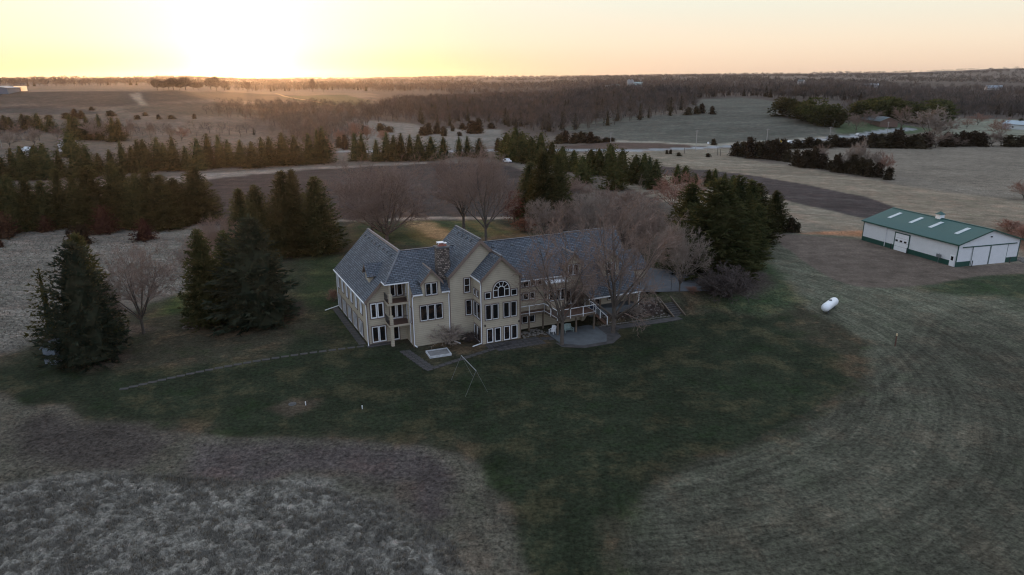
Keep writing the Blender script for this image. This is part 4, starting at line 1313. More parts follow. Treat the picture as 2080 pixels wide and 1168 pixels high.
# ---------------------------------------------------------------- the steel barn
BX, BY = 82.27, 122.19
BA = R(15.5)         # gable side runs along local x, long side along local y
barn = empty('steel_barn', (BX, BY, 0), BA, 'white ribbed steel barn with green roof and green wainscot', 'barn')
BW_, BL, BE, BR = 14.6, 23.3, 4.35, 6.55
q = [(0, 0, -.3), (BW_, 0, -.3), (BW_, 0, BE), (BW_ / 2, 0, BR), (0, 0, BE)]
MB().prism(q, (0, BL, 0)).build('wall', M['barnwhite'], barn)
for a in ((-.04, 0, 1.4, 10.9), (-.04, 0, 14.7, BL)): MB().box(a[0], a[1], a[2], a[3], 0, .95).build('wainscot', M['green'], barn)
MB().box(0, 3.3, -.04, 0, 0, .95).build('wainscot', M['green'], barn); MB().box(11.9, BW_, -.04, 0, 0, .95).build('wainscot', M['green'], barn)
sl_ = (BR - BE) / (BW_ / 2)
for s_, x0 in ((-1, -.45), (1, BW_ + .45)):
    z0 = BE - .45 * sl_ + .12
    MB().slab([(BW_ / 2, -.4, BR + .12), (x0, -.4, z0), (x0, BL + .4, z0), (BW_ / 2, BL + .4, BR + .12)], .12).build('roof', [M['barngreen'], M['green']], barn)
for y_ in (3.6, 9.6, 14.4, 19.9):
    def rp(x, y, o=.05): return (x, y, BE + .12 + x * sl_ + o)
    MB().slab([rp(2.9, y_ - .42), rp(5.9, y_ - .42), rp(5.9, y_ + .42), rp(2.9, y_ + .42)], .03).build('skylight_panel', [mat('frosted_panel', (.40, .46, .48), .4)] * 2 if 'frost' not in M else [M['frost']] * 2, barn)
    M.setdefault('frost', bpy.data.materials['frosted_panel'])
MB().beam((BW_ / 2, -.4, BR + .15), (BW_ / 2, BL + .4, BR + .15), .4, .06).build('ridge_cap', M['barngreen'], barn)
cu = MB().box(BW_ / 2 - .55, BW_ / 2 + .55, 11.1, 12.2, BR - .1, BR + .85).build('cupola', M['white'], barn)
cr_ = [(BW_ / 2 - .72, 10.93), (BW_ / 2 + .72, 10.93), (BW_ / 2 + .72, 12.37), (BW_ / 2 - .72, 12.37)]
MB().add([(x, y, BR + .85) for x, y in cr_] + [(BW_ / 2, 11.65, BR + 1.45)], [(0, 1, 4), (1, 2, 4), (2, 3, 4), (3, 0, 4), (3, 2, 1, 0)]).build('cupola_roof', M['barngreen'], cu)
MB().tube((BW_ / 2, 11.65, BR + 1.4), (BW_ / 2, 11.65, BR + 1.8), .03).build('finial', M['dark'], cu)
# trims
MB().box(-.07, .07, -.07, .07, 0, BE).build('corner_trim', M['green'], barn); MB().box(BW_ - .07, BW_ + .07, -.07, .07, 0, BE).build('corner_trim', M['green'], barn); MB().box(-.07, .07, BL - .07, BL + .07, 0, BE).build('corner_trim', M['green'], barn)
# overhead door in the long side
od = MB().box(-.09, -.02, 11.1, 14.5, 0, 3.5).build('overhead_door', M['white'], barn)
for z_ in (.88, 1.75, 2.62): MB().box(-.10, -.088, 11.1, 14.5, z_ - .015, z_ + .015).build('panel_joint', M['trim'], od)
for k in range(3): MB().box(-.11, -.086, 11.55 + k * 1.1, 12.15 + k * 1.1, 1.85, 2.2).build('pane', M['glass'], od)
dt = MB()
dt.box(-.12, -.01, 10.9, 11.1, 0, 3.7); dt.box(-.12, -.01, 14.5, 14.7, 0, 3.7); dt.box(-.12, -.01, 11.1, 14.5, 3.5, 3.7)
dt.build('door_casing', M['green'], barn)
wd_ = MB().box(-.08, -.01, .35, 1.35, 0, 2.15).build('entry_door', M['white'], barn)
MB().box(-.10, -.078, .6, 1.1, 1.1, 1.85).build('pane', M['glass'], wd_)
# sliding doors in the gable
for x0, x1 in ((3.35, 7.5), (7.6, 11.75)):
    sd2 = MB().box(x0, x1, -.14, -.06, .02, 3.55).build('sliding_door', M['barnwhite'], barn)
    for x_ in (x0, x1 - .1): MB().box(x_, x_ + .1, -.155, -.138, .02, 3.55).build('edge_trim', M['green'], sd2)
MB().box(1.0, 13.8, -.2, -.0, 3.6, 3.75).build('door_track', M['green'], barn)
MB().beam((-.4, -.44, BE - .45 * sl_ + .06), (BW_ / 2, -.44, BR + .06), .05, .22).build('rake_trim', M['green'], barn)
MB().beam((BW_ + .4, -.44, BE - .45 * sl_ + .06), (BW_ / 2, -.44, BR + .06), .05, .22).build('rake_trim', M['green'], barn)
MB().box(7.15, 7.45, -.2, -.02, 5.2, 5.4).build('gable_lamp', M['dark'], barn)
ds_ = MB(); ds_.beam((-.5, 17.0, 4.15), (-.12, 17.0, 3.9), .1, .1); ds_.beam((-.12, 17.0, 3.9), (-.12, 17.0, .1), .1, .1); ds_.build('downspout', M['white'], barn)
MB().beam((-.50, -.4, 4.2), (-.50, BL + .4, 4.2), .1, .12).build('gutter', M['green'], barn)
# meters and guard posts beside the barn
def brn(x, y, z=0): return (BX + cos(BA) * x - sin(BA) * y, BY + sin(BA) * x + cos(BA) * y, z)
ut = empty('utility_meter', brn(-.55, 3.3), BA, 'grey meter boxes on a post beside the barn entry door', 'meter')
MB().tube((0, 0, 0), (0, 0, 1.9), .05, n=6).build('post', M['galv'], ut)
MB().box(-.14, .02, .1, .5, 1.1, 1.75).build('box', M['galv'], ut); MB().box(-.14, .02, -.55, -.1, 1.1, 1.75).build('box', M['galv'], ut)
for (x, y, lb) in ((-.5, 10.8, 'dark guard post left of the barn overhead door'), (-.5, 14.9, 'dark guard post right of the barn overhead door, near the downspout'), (3.1, -.7, 'dark guard post left of the barn sliding doors'), (12.1, -.7, 'dark guard post right of the barn sliding doors')):
    if y == 10.8: lb = 'dark guard post at the near side of the barn overhead door'
    if y == 14.9: lb = 'dark guard post at the far side of the barn overhead door'
    o = MB().tube((0, 0, -.2), (0, 0, 1.15), .08, n=10).tube((0, 0, 1.15), (0, 0, 1.22), .08, .03, n=10).build('guard_post', M['dark']); o.location = brn(x, y)
    tag(o, lb, 'bollard', 'guard posts at the barn doors')
rb = MB()
for k in range(150): fieldstone(rb, BW_ + .3 + random.uniform(0, 6), random.uniform(-2.2, 1.5) - 0.0, .0, random.uniform(.2, .5))
o = rb.build('boulder_heap', M['rock']); o.location = (BX, BY, 0); o.rotation_euler = (0, 0, BA)
tag(o, 'heap of grey boulders at the right corner of the barn', 'boulders', kind='stuff')

# propane tank
tk = empty('propane_tank', at(1684, 631), R(48.5), 'long white propane tank on short legs in the mown grass', 'tank')
b_ = MB(); n_ = 20; prof = [(-2.6, 0.02), (-2.55, .25), (-2.4, .46), (-2.15, .60), (-1.85, .64), (1.85, .64), (2.15, .60), (2.4, .46), (2.55, .25), (2.6, .02)]
pts = [(x, cos(2 * pi * i / n_) * r_, 1.0 + sin(2 * pi * i / n_) * r_) for x, r_ in prof for i in range(n_)]
b_.add(pts, [(k * n_ + i, k * n_ + (i + 1) % n_, (k + 1) * n_ + (i + 1) % n_, (k + 1) * n_ + i) for k in range(len(prof) - 1) for i in range(n_)] + [tuple(range(n_ - 1, -1, -1)), tuple(range((len(prof) - 1) * n_, len(prof) * n_))])
b_.build('vessel', M['tank'], tk, smooth=True)
MB().tube((0, 0, 1.5), (0, 0, 1.78), .24, .22, n=14).build('valve_dome', M['galv'], tk)
for x_ in (-1.4, 1.4):
    for y_ in (-.32, .32): MB().box(x_ - .08, x_ + .08, y_ - .06, y_ + .06, -.1, .62).build('leg', M['concrete'], tk)

# ---------------------------------------------------------------- along the road: poles, signs, vehicles
polem = mat('weathered_pole', (.33, .30, .28), .9)
def pole(px, py, pt, lb):
    p = at(px, py); h = tall(p, pt)
    t = empty('power_pole', p, R(20), lb, 'utility pole', 'power poles along the road')
    MB().tube((0, 0, -.3), (0, 0, h), .17, .11, n=8).build('pole', polem, t)
    MB().box(-1.1, 1.1, -.06, .06, h - .55, h - .43).build('crossarm', polem, t)
    for x_ in (-1.0, -.4, .4, 1.0): MB().tube((x_, 0, h - .43), (x_, 0, h - .25), .05, n=6).build('insulator', M['dark'], t)
for px, py, pt, lb in ((1240, 302, 268, 'wooden power pole at the end of the dark cedar hedge'), (1413, 307, 264, 'wooden power pole before the round field, nearest the white sign'),
                       (1556, 300, 261, 'wooden power pole behind the first cedar thicket'), (1683, 296, 257, 'wooden power pole standing over the low hedge beside the parked car'),
                       (1802, 270, 247, 'pale power pole in front of the dark roofed ranch house')): pole(px, py, pt, lb)


def vehicle(px, py, rz, label, cat, body, pickup=False, sc_=1.0):
    t = empty('pickup_truck' if pickup else 'parked_car', at(px, py), rz, label, cat)
    prof = [(-2.5, .35), (2.5, .35), (2.55, .85), (2.3, 1.0), (1.2, 1.08), (.6, 1.62), (-.7, 1.66), (-.95, 1.1), (-2.5, 1.1)] if pickup else [(-2.2, .3), (2.2, .3), (2.25, .75), (2.0, .9), (1.1, .98), (.4, 1.42), (-1.1, 1.45), (-1.9, 1.0), (-2.25, .95)]
    MB().prism([(x, -.9, z) for x, z in prof], (0, 1.8, 0)).build('body', body, t)
    gl = [(1.05, 1.1), (.55, 1.56), (-.6, 1.58), (-.8, 1.12)] if pickup else [(1.0, 1.0), (.4, 1.36), (-1.0, 1.38), (-1.6, 1.02)]
    MB().prism([(x, -.92, z) for x, z in gl], (0, .02, 0)).build('window', M['glass'], t); MB().prism([(x, .90, z) for x, z in gl], (0, .02, 0)).build('window', M['glass'], t)
    for x_ in (-1.5, 1.55):
        for y_ in (-.92, .72):
            w_ = MB().tube((x_, y_, .36), (x_, y_ + .2, .36), .36, n=16).build('wheel', M['dark'], t)
            MB().tube((x_, y_ - .01, .36), (x_, y_ + .21, .36), .2, n=12).build('rim', M['galv'], w_)
    for y_ in (-.7, .5): MB().box(2.2 if not pickup else 2.5, 2.3 if not pickup else 2.58, y_, y_ + .25, .65, .8).build('headlight', M['white'], t)
vehicle(1030, 330, R(-60), 'white pickup truck parked at the pines beside the lane', 'pickup truck', M['white'], True)
vehicle(1607, 291, R(12), 'white car on the road behind the cedar hedge', 'car', M['white'])
vehicle(1745, 276, R(20), 'pale car on the road below the ranch house lawn', 'car', mat('pale_grey_car', (.5, .5, .5), .3))
p = at(1585, 300)
sg = empty('warning_sign', p, R(10), 'yellow diamond road sign behind the cedars', 'road sign')
MB().tube((0, 0, 0), (0, 0, 3.0), .04).build('post', M['galv'], sg)
MB().prism([(0, -.07, 2.4), (.75, -.07, 3.15), (0, -.07, 3.9), (-.75, -.07, 3.15)], (0, .03, 0)).build('panel', mat('sign_yellow', (.80, .48, .02), .5), sg)
p = at(1437, 310)
sg = empty('round_sign', p, 0, 'white round sign on a thin post in the grass before the road', 'road sign')
MB().tube((0, 0, 0), (0, 0, 4.2), .05).build('post', M['galv'], sg)
MB().tube((0, -.06, 4.5), (0, .0, 4.5), .5, n=16).build('panel', M['white'], sg)
for i, (px, py, pt) in enumerate(((1457, 316, 300), (1463, 317, 303), (1482, 315, 299), (1390, 312, 300))):
    p = at(px, py); o = MB().tube((0, 0, -.2), (0, 0, tall(p, pt)), .12, n=6).tube((0, 0, tall(p, pt)), (0, 0, tall(p, pt) + .1), .12, .05, n=6).build('wooden_post', M['bark']); o.location = p
    tag(o, place_in((1, 2, 3, 0)[i], 4, 'slim dark post') + ' in the rough grass before the road', 'post', 'dark posts in the rough grass')
# mercury lamp at the far left farm
p = at(4, 300)
yl = empty('yard_light', p, R(150), 'lit yellow yard light on a pole at the far left', 'yard light')
h_ = tall(p, 270)
MB().tube((0, 0, 0), (0, 0, h_), .13, .1).build('pole', polem, yl)
MB().beam((0, 0, h_ - .2), (1.2, 0, h_ + .1), .06, .06).build('arm', M['galv'], yl)
em, g_, b_ = make_mat('lamp_glow'); b_.inputs['Emission Color'].default_value = (1, .75, .3, 1); b_.inputs['Emission Strength'].default_value = 6
MB().tube((1.2, 0, h_ - .1), (1.2, 0, h_ + .15), .32, .15, n=10).build('lamp', em, yl)


# ---------------------------------------------------------------- other buildings
def gabled(name, px, py, w_, l_, he, hr, rz, label, cat, wallm, roofm, wins=0, dz=0.0):
    """plain gabled building: local x = width of the gable, y = length"""
    p = at(px, py)
    t = empty(name, (p[0], p[1], p[2] + dz), rz, label, cat)
    MB().prism([(-w_ / 2, -l_ / 2, -1), (w_ / 2, -l_ / 2, -1), (w_ / 2, -l_ / 2, he), (0, -l_ / 2, hr), (-w_ / 2, -l_ / 2, he)], (0, l_, 0)).build('wall', wallm, t)
    s = (hr - he) / (w_ / 2)
    for g_ in (-1, 1):
        MB().slab([(0, -l_ / 2 - .5, hr + .15), (g_ * (w_ / 2 + .6), -l_ / 2 - .5, he + .15 - .6 * s), (g_ * (w_ / 2 + .6), l_ / 2 + .5, he + .15 - .6 * s), (0, l_ / 2 + .5, hr + .15)], .2).build('roof', [roofm, M['trim']], t)
    for k in range(wins):
        y_ = -l_ / 2 + (k + .5) * l_ / wins
        f_ = MB().box(-w_ / 2 - .08, -w_ / 2 - .01, y_ - .7, y_ + .7, .9, 2.1).build('window', M['white'], t)
        MB().box(-w_ / 2 - .1, -w_ / 2 - .075, y_ - .6, y_ + .6, 1.0, 2.0).build('pane', M['glass'], f_)
    return t
wl_ = mat('pale_siding', (.45, .48, .50), .7, .1); rfm = mat('dark_asphalt_roof', (.10, .125, .135), .85, .15); rfb = mat('maroon_roof', (.12, .07, .065), .8)
gabled('farmhouse', 140, 306, 8, 9, 4.2, 7.4, R(35), 'pale gabled farmhouse half hidden in the left spruce row', 'house', wl_, rfb, 3)
gabled('garage_hut', 62, 314, 4.5, 6, 2.2, 3.4, R(60), 'low pale outbuilding with light roof left of the farmhouse', 'outbuilding', wl_, mat('pale_metal_roof', (.42, .46, .50), .5), 1)
gabled('ranch_house', 1782, 252, 11, 34, 2.8, 5.2, R(75) + pi / 2 + R(10), 'long low ranch house with dark grey roof under the pines', 'house', mat('brown_brick', (.13, .08, .06), .8), rfm, 6)
gabled('white_shed', 2066, 262, 9, 14, 3.2, 5.2, R(20), 'pale blue grey shed at the far right behind the dark column tree', 'shed', wl_, mat('bluish_roof', (.3, .36, .40), .6), 1)
b_ = gabled('field_barn', 2, 188, 18, 30, 3.3, 4.6, R(18), 'long grey blue barn on the hill crest at the far left', 'barn', mat('barn_steel_blue', (.09, .12, .16), .45), mat('barn_roof_grey', (.20, .20, .22), .4))
tm = bpy.data.materials.new('translucent_sheet'); tm.use_nodes = True
tn = NT(tm.node_tree); tn.n.remove(tn.n['Principled BSDF'])
tb = tn.new('ShaderNodeBsdfTranslucent'); tb.inputs[0].default_value = (.95, .9, .8, 1); tn.l.new(tb.outputs[0], tn.n['Material Output'].inputs[0])
p = at(43, 186); sp_ = empty('glint_sheet', p, math.atan2(p[1], p[0]) - pi / 2, 'added translucent sheet for the sun glint at the right end of the far hill barn', 'glint')  # sheet added so the low sun behind it gives the barn end a glint
MB().box(-4.2, 4.2, -.01, .01, .3, 4.0).build('sheet', tm, sp_)
for x_ in (-4.3, 4.3): MB().box(x_ - .1, x_ + .1, -.1, .1, -.5, 4.1).build('post', M['galv'], sp_)
gabled('far_barn', 1290, 177, 16, 34, 6, 12, R(80), 'pale green roofed barn right of the twin silos on the skyline', 'barn', wl_, mat('pale_green_roof', (.30, .42, .42), .5))
for i, (px, lb) in enumerate(((1277, 'left of the twin pale silos on the skyline'), (1283, 'right of the twin pale silos on the skyline'))):
    p = at(px, 180); t = empty('silo', p, 0, lb, 'silo', 'twin silos')
    h_ = tall(p, 161)
    MB().tube((0, 0, 0), (0, 0, h_ - 3), 4.2, n=14).build('shaft', mat('silo_concrete', (.26, .28, .29), .7) if i == 0 else bpy.data.materials['silo_concrete'], t)
    MB().tube((0, 0, h_ - 3), (0, 0, h_), 4.3, 1.2, n=14).build('dome', M['galv'], t)
gabled('far_house', 1250, 179, 10, 18, 5, 8, R(60), 'low bluish roofed farm building left of the silos', 'farm building', wl_, mat('blue_green_roof', (.22, .36, .38), .5))
gabled('far_cottage', 1236, 180, 9, 14, 4, 7, R(70), 'tiny white farm cottage farthest left of the silos', 'farm building', M['white'], mat('white_roof', (.55, .58, .6), .5))
gabled('far_house', 1627, 172, 12, 16, 8, 13, R(40), 'tiny white house among the distant trees', 'house', M['white'], rfm)
gabled('far_house', 1765, 178, 14, 40, 5, 9, R(80), 'small grey roofed farm building in the distant woods', 'farm building', wl_, mat('grey_roof_far', (.28, .30, .33), .6))
gabled('far_house', 2018, 183, 12, 34, 5, 10, R(85), 'pale blue roofed building in the distant clearing on the right', 'farm building', wl_, mat('pale_blue_roof', (.35, .42, .48), .6))

# ---------------------------------------------------------------- vegetation prototypes
def tri_mesh(name, T, m, midx=None, smooth=False):
    """T: (n,3,3) triangle soup"""
    T = np.asarray(T, 'f').reshape(-1, 3, 3)
    return np_mesh(name, T.reshape(-1, 3), np.arange(len(T) * 3).reshape(-1, 3), m, 3, smooth, None, midx)


def spokes(rng, P, Dv, size, width, n):
    """n leaf-like triangles from every point P leaning along Dv with scatter"""
    k = len(P)
    P = np.repeat(P, n, 0); Dv = np.repeat(Dv, n, 0); size = np.repeat(size, n)
    d = Dv + rng.normal(0, .55, (k * n, 3))
    d /= np.linalg.norm(d, axis=1)[:, None] + 1e-9
    s = np.cross(d, rng.normal(0, 1, (k * n, 3)))
    s /= np.linalg.norm(s, axis=1)[:, None] + 1e-9
    L = size * rng.uniform(.7, 1.3, k * n)
    return np.stack([P - s * (L * width)[:, None], P + s * (L * width)[:, None], P + d * L[:, None]], 1)


def conifer_soup(seed, H=14., Rb=3.2, wh=34, nb=15, nt=7, nl=2, size=.55, power=.8, gap=.12, core=.5, base=.03):
    rng = np.random.default_rng(seed)
    P = []; Dv = []; S = []
    lop = rng.uniform(0, 2 * pi)
    for i in range(wh):
        h = base + (1 - base) * (i + rng.uniform(-.2, .2)) / wh
        h = min(max(h, base), .985)
        r = Rb * (1 - h) ** power * (1 if h > .12 else .75 + 2 * h)
        k = max(4, int(nb * (.35 + .65 * (1 - h))))
        for j in range(k):
            a = 2 * pi * (j + rng.uniform(0, 1)) / k
            rr = r * rng.uniform(.72, 1.12) * (1 + .12 * cos(a - lop))
            if rng.random() < gap: rr *= .6
            slope = -.28 + .85 * h + rng.uniform(-.1, .1)
            m_ = max(2, int(nt * (.4 + .6 * rr / Rb)))
            for t in np.linspace(.35, 1, m_):
                z = H * h + rr * (slope * t - .10 * sin(t * pi) + .12 * t * t) + rng.uniform(-.12, .12)
                P.append((cos(a) * rr * t, sin(a) * rr * t, z))
                Dv.append((cos(a) * .9, sin(a) * .9, slope + .15)); S.append(size * (.55 + .45 * rr / Rb))
    T = spokes(rng, np.array(P), np.array(Dv), np.array(S), .22, nl)
    # top leader
    T2 = spokes(rng, np.array([(0, 0, H * z) for z in (.93, .95, .97, .99)]), np.array([(0, 0, 1.5)] * 4), np.array([size * .9] * 4), .15, 4)
    n = 10
    c = []
    for i in range(6):
        for j in range(n):
            def q(ii, jj):
                h = .04 + .9 * ii / 6; r_ = Rb * core * (1 - h) ** power * (1 + .25 * sin(jj * 2.4 + ii * 1.7 + seed))
                return (cos(2 * pi * jj / n) * r_, sin(2 * pi * jj / n) * r_, H * h)
            a_, b2, c2, d2 = q(i, j), q(i, (j + 1) % n), q(i + 1, (j + 1) % n), q(i + 1, j)
            c += [(a_, b2, c2), (a_, c2, d2)]
    return np.concatenate([T, T2, np.array(c, 'f')])


def blob_soup(seed, H, Rx, n, size, nl=3, z0=.25, lumps=9, flame=0.0):
    """rounded crown built of leaf clumps round several lobes"""
    rng = np.random.default_rng(seed)
    P = []; Dv = []
    L = [(rng.uniform(-.5, .5) * Rx, rng.uniform(-.5, .5) * Rx, H * rng.uniform(z0 + .15, .85), rng.uniform(.35, .6)) for _ in range(lumps)]
    for k in range(n):
        lx, ly, lz, lr = L[k % lumps]
        v = rng.normal(0, 1, 3); v /= np.linalg.norm(v)
        q = rng.uniform(.6, 1.05)
        rz = H * .28 * lr / .45
        wz = (1 - flame * max(0, (lz / H - .4)))
        x, y, z = lx * wz + v[0] * lr * Rx * q * wz, ly * wz + v[1] * lr * Rx * q * wz, lz + v[2] * rz * q
        z = min(max(z, H * .02), H)
        P.append((x, y, z)); Dv.append((v[0], v[1], v[2] + .5))
    return spokes(rng, np.array(P), np.array(Dv), np.full(n, size), .28, nl)


def seg_mesh(segs, n=3):
    """thin tapered limbs as open 3 or 5 sided tubes -> verts, quads"""
    S = np.array([(*a, *b, r0, r1) for a, b, r0, r1 in segs], 'f')
    p0, p1, r0, r1 = S[:, :3], S[:, 3:6], S[:, 6], S[:, 7]
    d = p1 - p0; d /= np.linalg.norm(d, axis=1)[:, None] + 1e-9
    ref = np.where(np.abs(d[:, 2:3]) > .9, np.array([[1., 0, 0]]), np.array([[0, 0, 1.]]))
    a = np.cross(d, ref); a /= np.linalg.norm(a, axis=1)[:, None] + 1e-9
    b = np.cross(d, a)
    V = []
    for p, r in ((p0, r0), (p1, r1)):
        for i in range(n):
            t = 2 * pi * i / n
            V.append(p + a * (cos(t) * r)[:, None] + b * (sin(t) * r)[:, None])
    V = np.stack(V, 1).reshape(-1, 3)
    base_ = np.arange(len(S))[:, None] * 2 * n
    Q = np.concatenate([base_ + np.array([[i, (i + 1) % n, n + (i + 1) % n, n + i]]) for i in range(n)])
    return V, Q


def bare_segs(seed, H=16., spread=6., trunk_h=.16, r0=.28, kids=(8, 7, 7, 6), vase=.55, droop=0.0, stems=1, tw=.02, nt_=5):
    rng = random.Random(seed)
    big = []; thin = []; tips = []
    def rv(s): return Vector((rng.uniform(-s, s), rng.uniform(-s, s), rng.uniform(-s, s)))
    def grow(p, d, L, r, lev):
        n = 4 if lev < 2 else 3 if lev < 3 else 2
        pts = [p]; dd = d.copy()
        for i in range(n):
            dd = (dd + rv(.16 if lev < 3 else .3) + Vector((0, 0, .10 if lev < 3 else .05 - droop))).normalized()
            q = pts[-1] + dd * L / n
            if q.z < .3: q.z = .3
            ra, rb2 = r * (1 - .75 * i / n), r * (1 - .75 * (i + 1) / n)
            (big if lev <= 1 else thin).append((tuple(pts[-1]), tuple(q), max(ra, tw), max(rb2, tw * .7)))
            pts.append(q)
        if lev >= len(kids):
            for j in range(nt_):
                t = rng.uniform(.2, 1) * n
                i = min(int(t), n - 1)
                b = pts[i].lerp(pts[i + 1], t - i)
                tips.append((tuple(b), tuple(b + (dd + rv(.9)).normalized() * L * rng.uniform(.35, .7))))
            return
        k = kids[lev]
        for j in range(k):
            t = (.28 + .72 * (j + rng.random()) / k) * n
            i = min(int(t), n - 1); f = t - i
            b = pts[i].lerp(pts[i + 1], f)
            dl = (pts[i + 1] - pts[i]).normalized()
            side = dl.cross(rv(1)).normalized()
            an = rng.uniform(.45, .95)
            nd = (dl * cos(an) + side * sin(an)).normalized()
            grow(b, nd, L * rng.uniform(.42, .62) * (1.15 - .35 * t / n), r * (.5 - .12 * t / n), lev + 1)
    for s_ in range(stems):
        if stems == 1:
            th = trunk_h * H
            big.append(((0, 0, -.4), (0, 0, .3), r0 * 1.5, r0 * 1.1))
            big.append(((0, 0, .3), (0, 0, th), r0 * 1.1, r0 * .9))
            k = kids[0]
            for j in range(k):
                a = 2 * pi * (j + rng.random() * .6) / k
                an = vase * rng.uniform(.35, 1.25) if j else .05
                d = Vector((cos(a) * sin(an), sin(a) * sin(an), cos(an)))
                L = (H - th) * (.86 if an < .35 else .80 if an < .6 else .70) * rng.uniform(.88, 1.08)
                z_ = th * rng.uniform(.8, 1.0) + (H * .12 * rng.random() if j % 2 else 0)
                grow(Vector((0, 0, z_)), d, min(L, spread / max(sin(an), .25)), r0 * .62, 1)
            big.append(((0, 0, th * .9), (rng.uniform(-.2, .2), 0, th + H * .15), r0 * .85, r0 * .5))
        else:
            a = 2 * pi * s_ / stems + rng.random()
            an = rng.uniform(.1, vase * 1.4)
            d = Vector((cos(a) * sin(an), sin(a) * sin(an), cos(an)))
            grow(Vector((rng.uniform(-.3, .3) * spread * .3, rng.uniform(-.3, .3) * spread * .3, 0)), d, H * .72 * rng.uniform(.7, 1.05), r0, 1)
    return big, thin, tips


def tip_tris(tips, w_):
    A = np.array([t[0] for t in tips]); B = np.array([t[1] for t in tips])
    d = B - A; s = np.cross(d, np.random.default_rng(1).normal(0, 1, d.shape)); s /= np.linalg.norm(s, axis=1)[:, None] + 1e-9
    return np.stack([A - s * w_, A + s * w_, B + s * w_ * .3, B - s * w_ * .3], 1).reshape(-1, 3)


class Proto:
    """a tree kind: meshes of its parts, known height and half width"""
    def __init__(s, H, R_, parts):
        s.H = H; s.R = R_; s.parts = parts     # parts: list of (name, mesh)


def bare_proto(H, R_, m_limb, m_twig, **kw):
    big, thin, tips = bare_segs(H=H, spread=R_, **kw)
    V, Q = seg_mesh(big, 6); a = np_mesh('trunk', V, Q, m_limb, 4, True)
    V2, Q2 = seg_mesh(thin, 3); X = tip_tris(tips, .016)
    Q2 = np.concatenate([Q2, np.arange(len(X)).reshape(-1, 4) + len(V2)]); V2 = np.concatenate([V2, X]); b = np_mesh('crown', V2, Q2, m_twig, 4)
    top = max(np.percentile(V2[:, 2], 99.3), 1)
    return Proto(float(top), float(np.percentile(np.abs(V2[:, 0]), 98)), [('trunk', a), ('crown', b)])


def merge_proto(H, R_, m_limb, m_twig, **kw):
    wt = kw.pop('wt', .02)
    big, thin, tips = bare_segs(H=H, spread=R_, **kw)
    V, Q = seg_mesh(big, 4); V2, Q2 = seg_mesh(thin, 3); X = tip_tris(tips, wt)
    Q2 = np.concatenate([Q2, np.arange(len(X)).reshape(-1, 4) + len(V2)]); V2 = np.concatenate([V2, X])
    me = np_mesh('bare_tree', np.concatenate([V, V2]), np.concatenate([Q, Q2 + len(V)]), [m_limb, m_twig], 4, False, None, [0] * len(Q) + [1] * len(Q2))
    return Proto(float(np.percentile(V2[:, 2], 99.3)), float(np.percentile(np.abs(V2[:, 0]), 98)), [('', me)])


def trunk_mesh(h, r, m):
    V, Q = seg_mesh([((0, 0, -.5), (0, 0, h * .5), r, r * .6), ((0, 0, h * .5), (0, 0, h), r * .6, .03)], 7)
    return np_mesh('trunk', V, Q, m, 4, True)


SPR = [Proto(14, 3.4, [('trunk', trunk_mesh(13.2, .24, M['bark'])), ('crown', tri_mesh('crown', conifer_soup(s, wh=44, nb=22, nt=8, nl=3, size=.52, power=.66), M['spruce']))]) for s in (1, 2, 3)]
BSP = [Proto(14, 3.9, [('trunk', trunk_mesh(13.2, .26, M['bark'])), ('crown', tri_mesh('crown', conifer_soup(s, Rb=3.9, wh=36, nb=19, nt=9, nl=3, size=.62, power=.62, gap=.18, core=.55), M['bluespruce']))]) for s in (5, 6)]
SPARSE = [Proto(12, 3.0, [('trunk', trunk_mesh(11.5, .2, M['bark2'])), ('crown', tri_mesh('crown', conifer_soup(9, H=12, Rb=3.0, wh=20, nb=9, nt=5, nl=4, size=.6, power=.7, gap=.4, core=.15), M['pine']))])]
MSP = [Proto(14, 3.2, [('', tri_mesh('spruce', np.concatenate([conifer_soup(s, wh=28, nb=14, nt=5, nl=3, size=.72, power=.68, gap=.25)]), M['spruce']))]) for s in (11, 12, 13, 14)]
MPI = [Proto(13, 4.0, [('', tri_mesh('pine', conifer_soup(s, H=13, Rb=4.0, wh=22, nb=13, nt=5, nl=3, size=.85, power=.55, gap=.2, core=.5), M['pine']))]) for s in (21, 22, 23)]
RPI = [Proto(13, 5.5, [('', tri_mesh('pine', blob_soup(s, 13, 5.5, 900, 1.1, 3, .1, 10), M['pine']))]) for s in (31, 32)]
CED = [Proto(6, 2.2, [('', tri_mesh('cedar', np.concatenate([blob_soup(s, 5.6, 2.3, 300, .5, 3, -.12, 8, 1.0), conifer_soup(s, H=6, Rb=2.3, wh=12, nb=12, nt=4, nl=3, size=.55, power=.5 + .1 * (s % 3), gap=.35, core=.6)]), M['cedar']))]) for s in (41, 42, 43)]
RCED = [Proto(5, 2.2, [('trunk', trunk_mesh(4.5, .1, M['bark2'])), ('crown', tri_mesh('crown', conifer_soup(s, H=5, Rb=2.4, wh=16, nb=16, nt=6, nl=3, size=.42, power=.6, gap=.2, core=.5), M['redcedar']))]) for s in (51, 52)]
BIG = [bare_proto(19, 8.5, M['bark2'], M['twig'], seed=61, r0=.42, kids=(11, 8, 8, 6), vase=.95, trunk_h=.08),
       bare_proto(19, 7.5, M['bark'], M['twig'], seed=62, r0=.36, nt_=4, kids=(9, 7, 8, 5), vase=.80, trunk_h=.18),
       bare_proto(18, 6.0, M['bark'], M['twig'], seed=63, r0=.32, nt_=6, kids=(7, 6, 6, 4), vase=.75, trunk_h=.2)]
BIG.append(bare_proto(19, 7.5, M['bark'], M['twig'], seed=64, r0=.36, nt_=7, kids=(9, 6, 6, 5), vase=.85, trunk_h=.14))
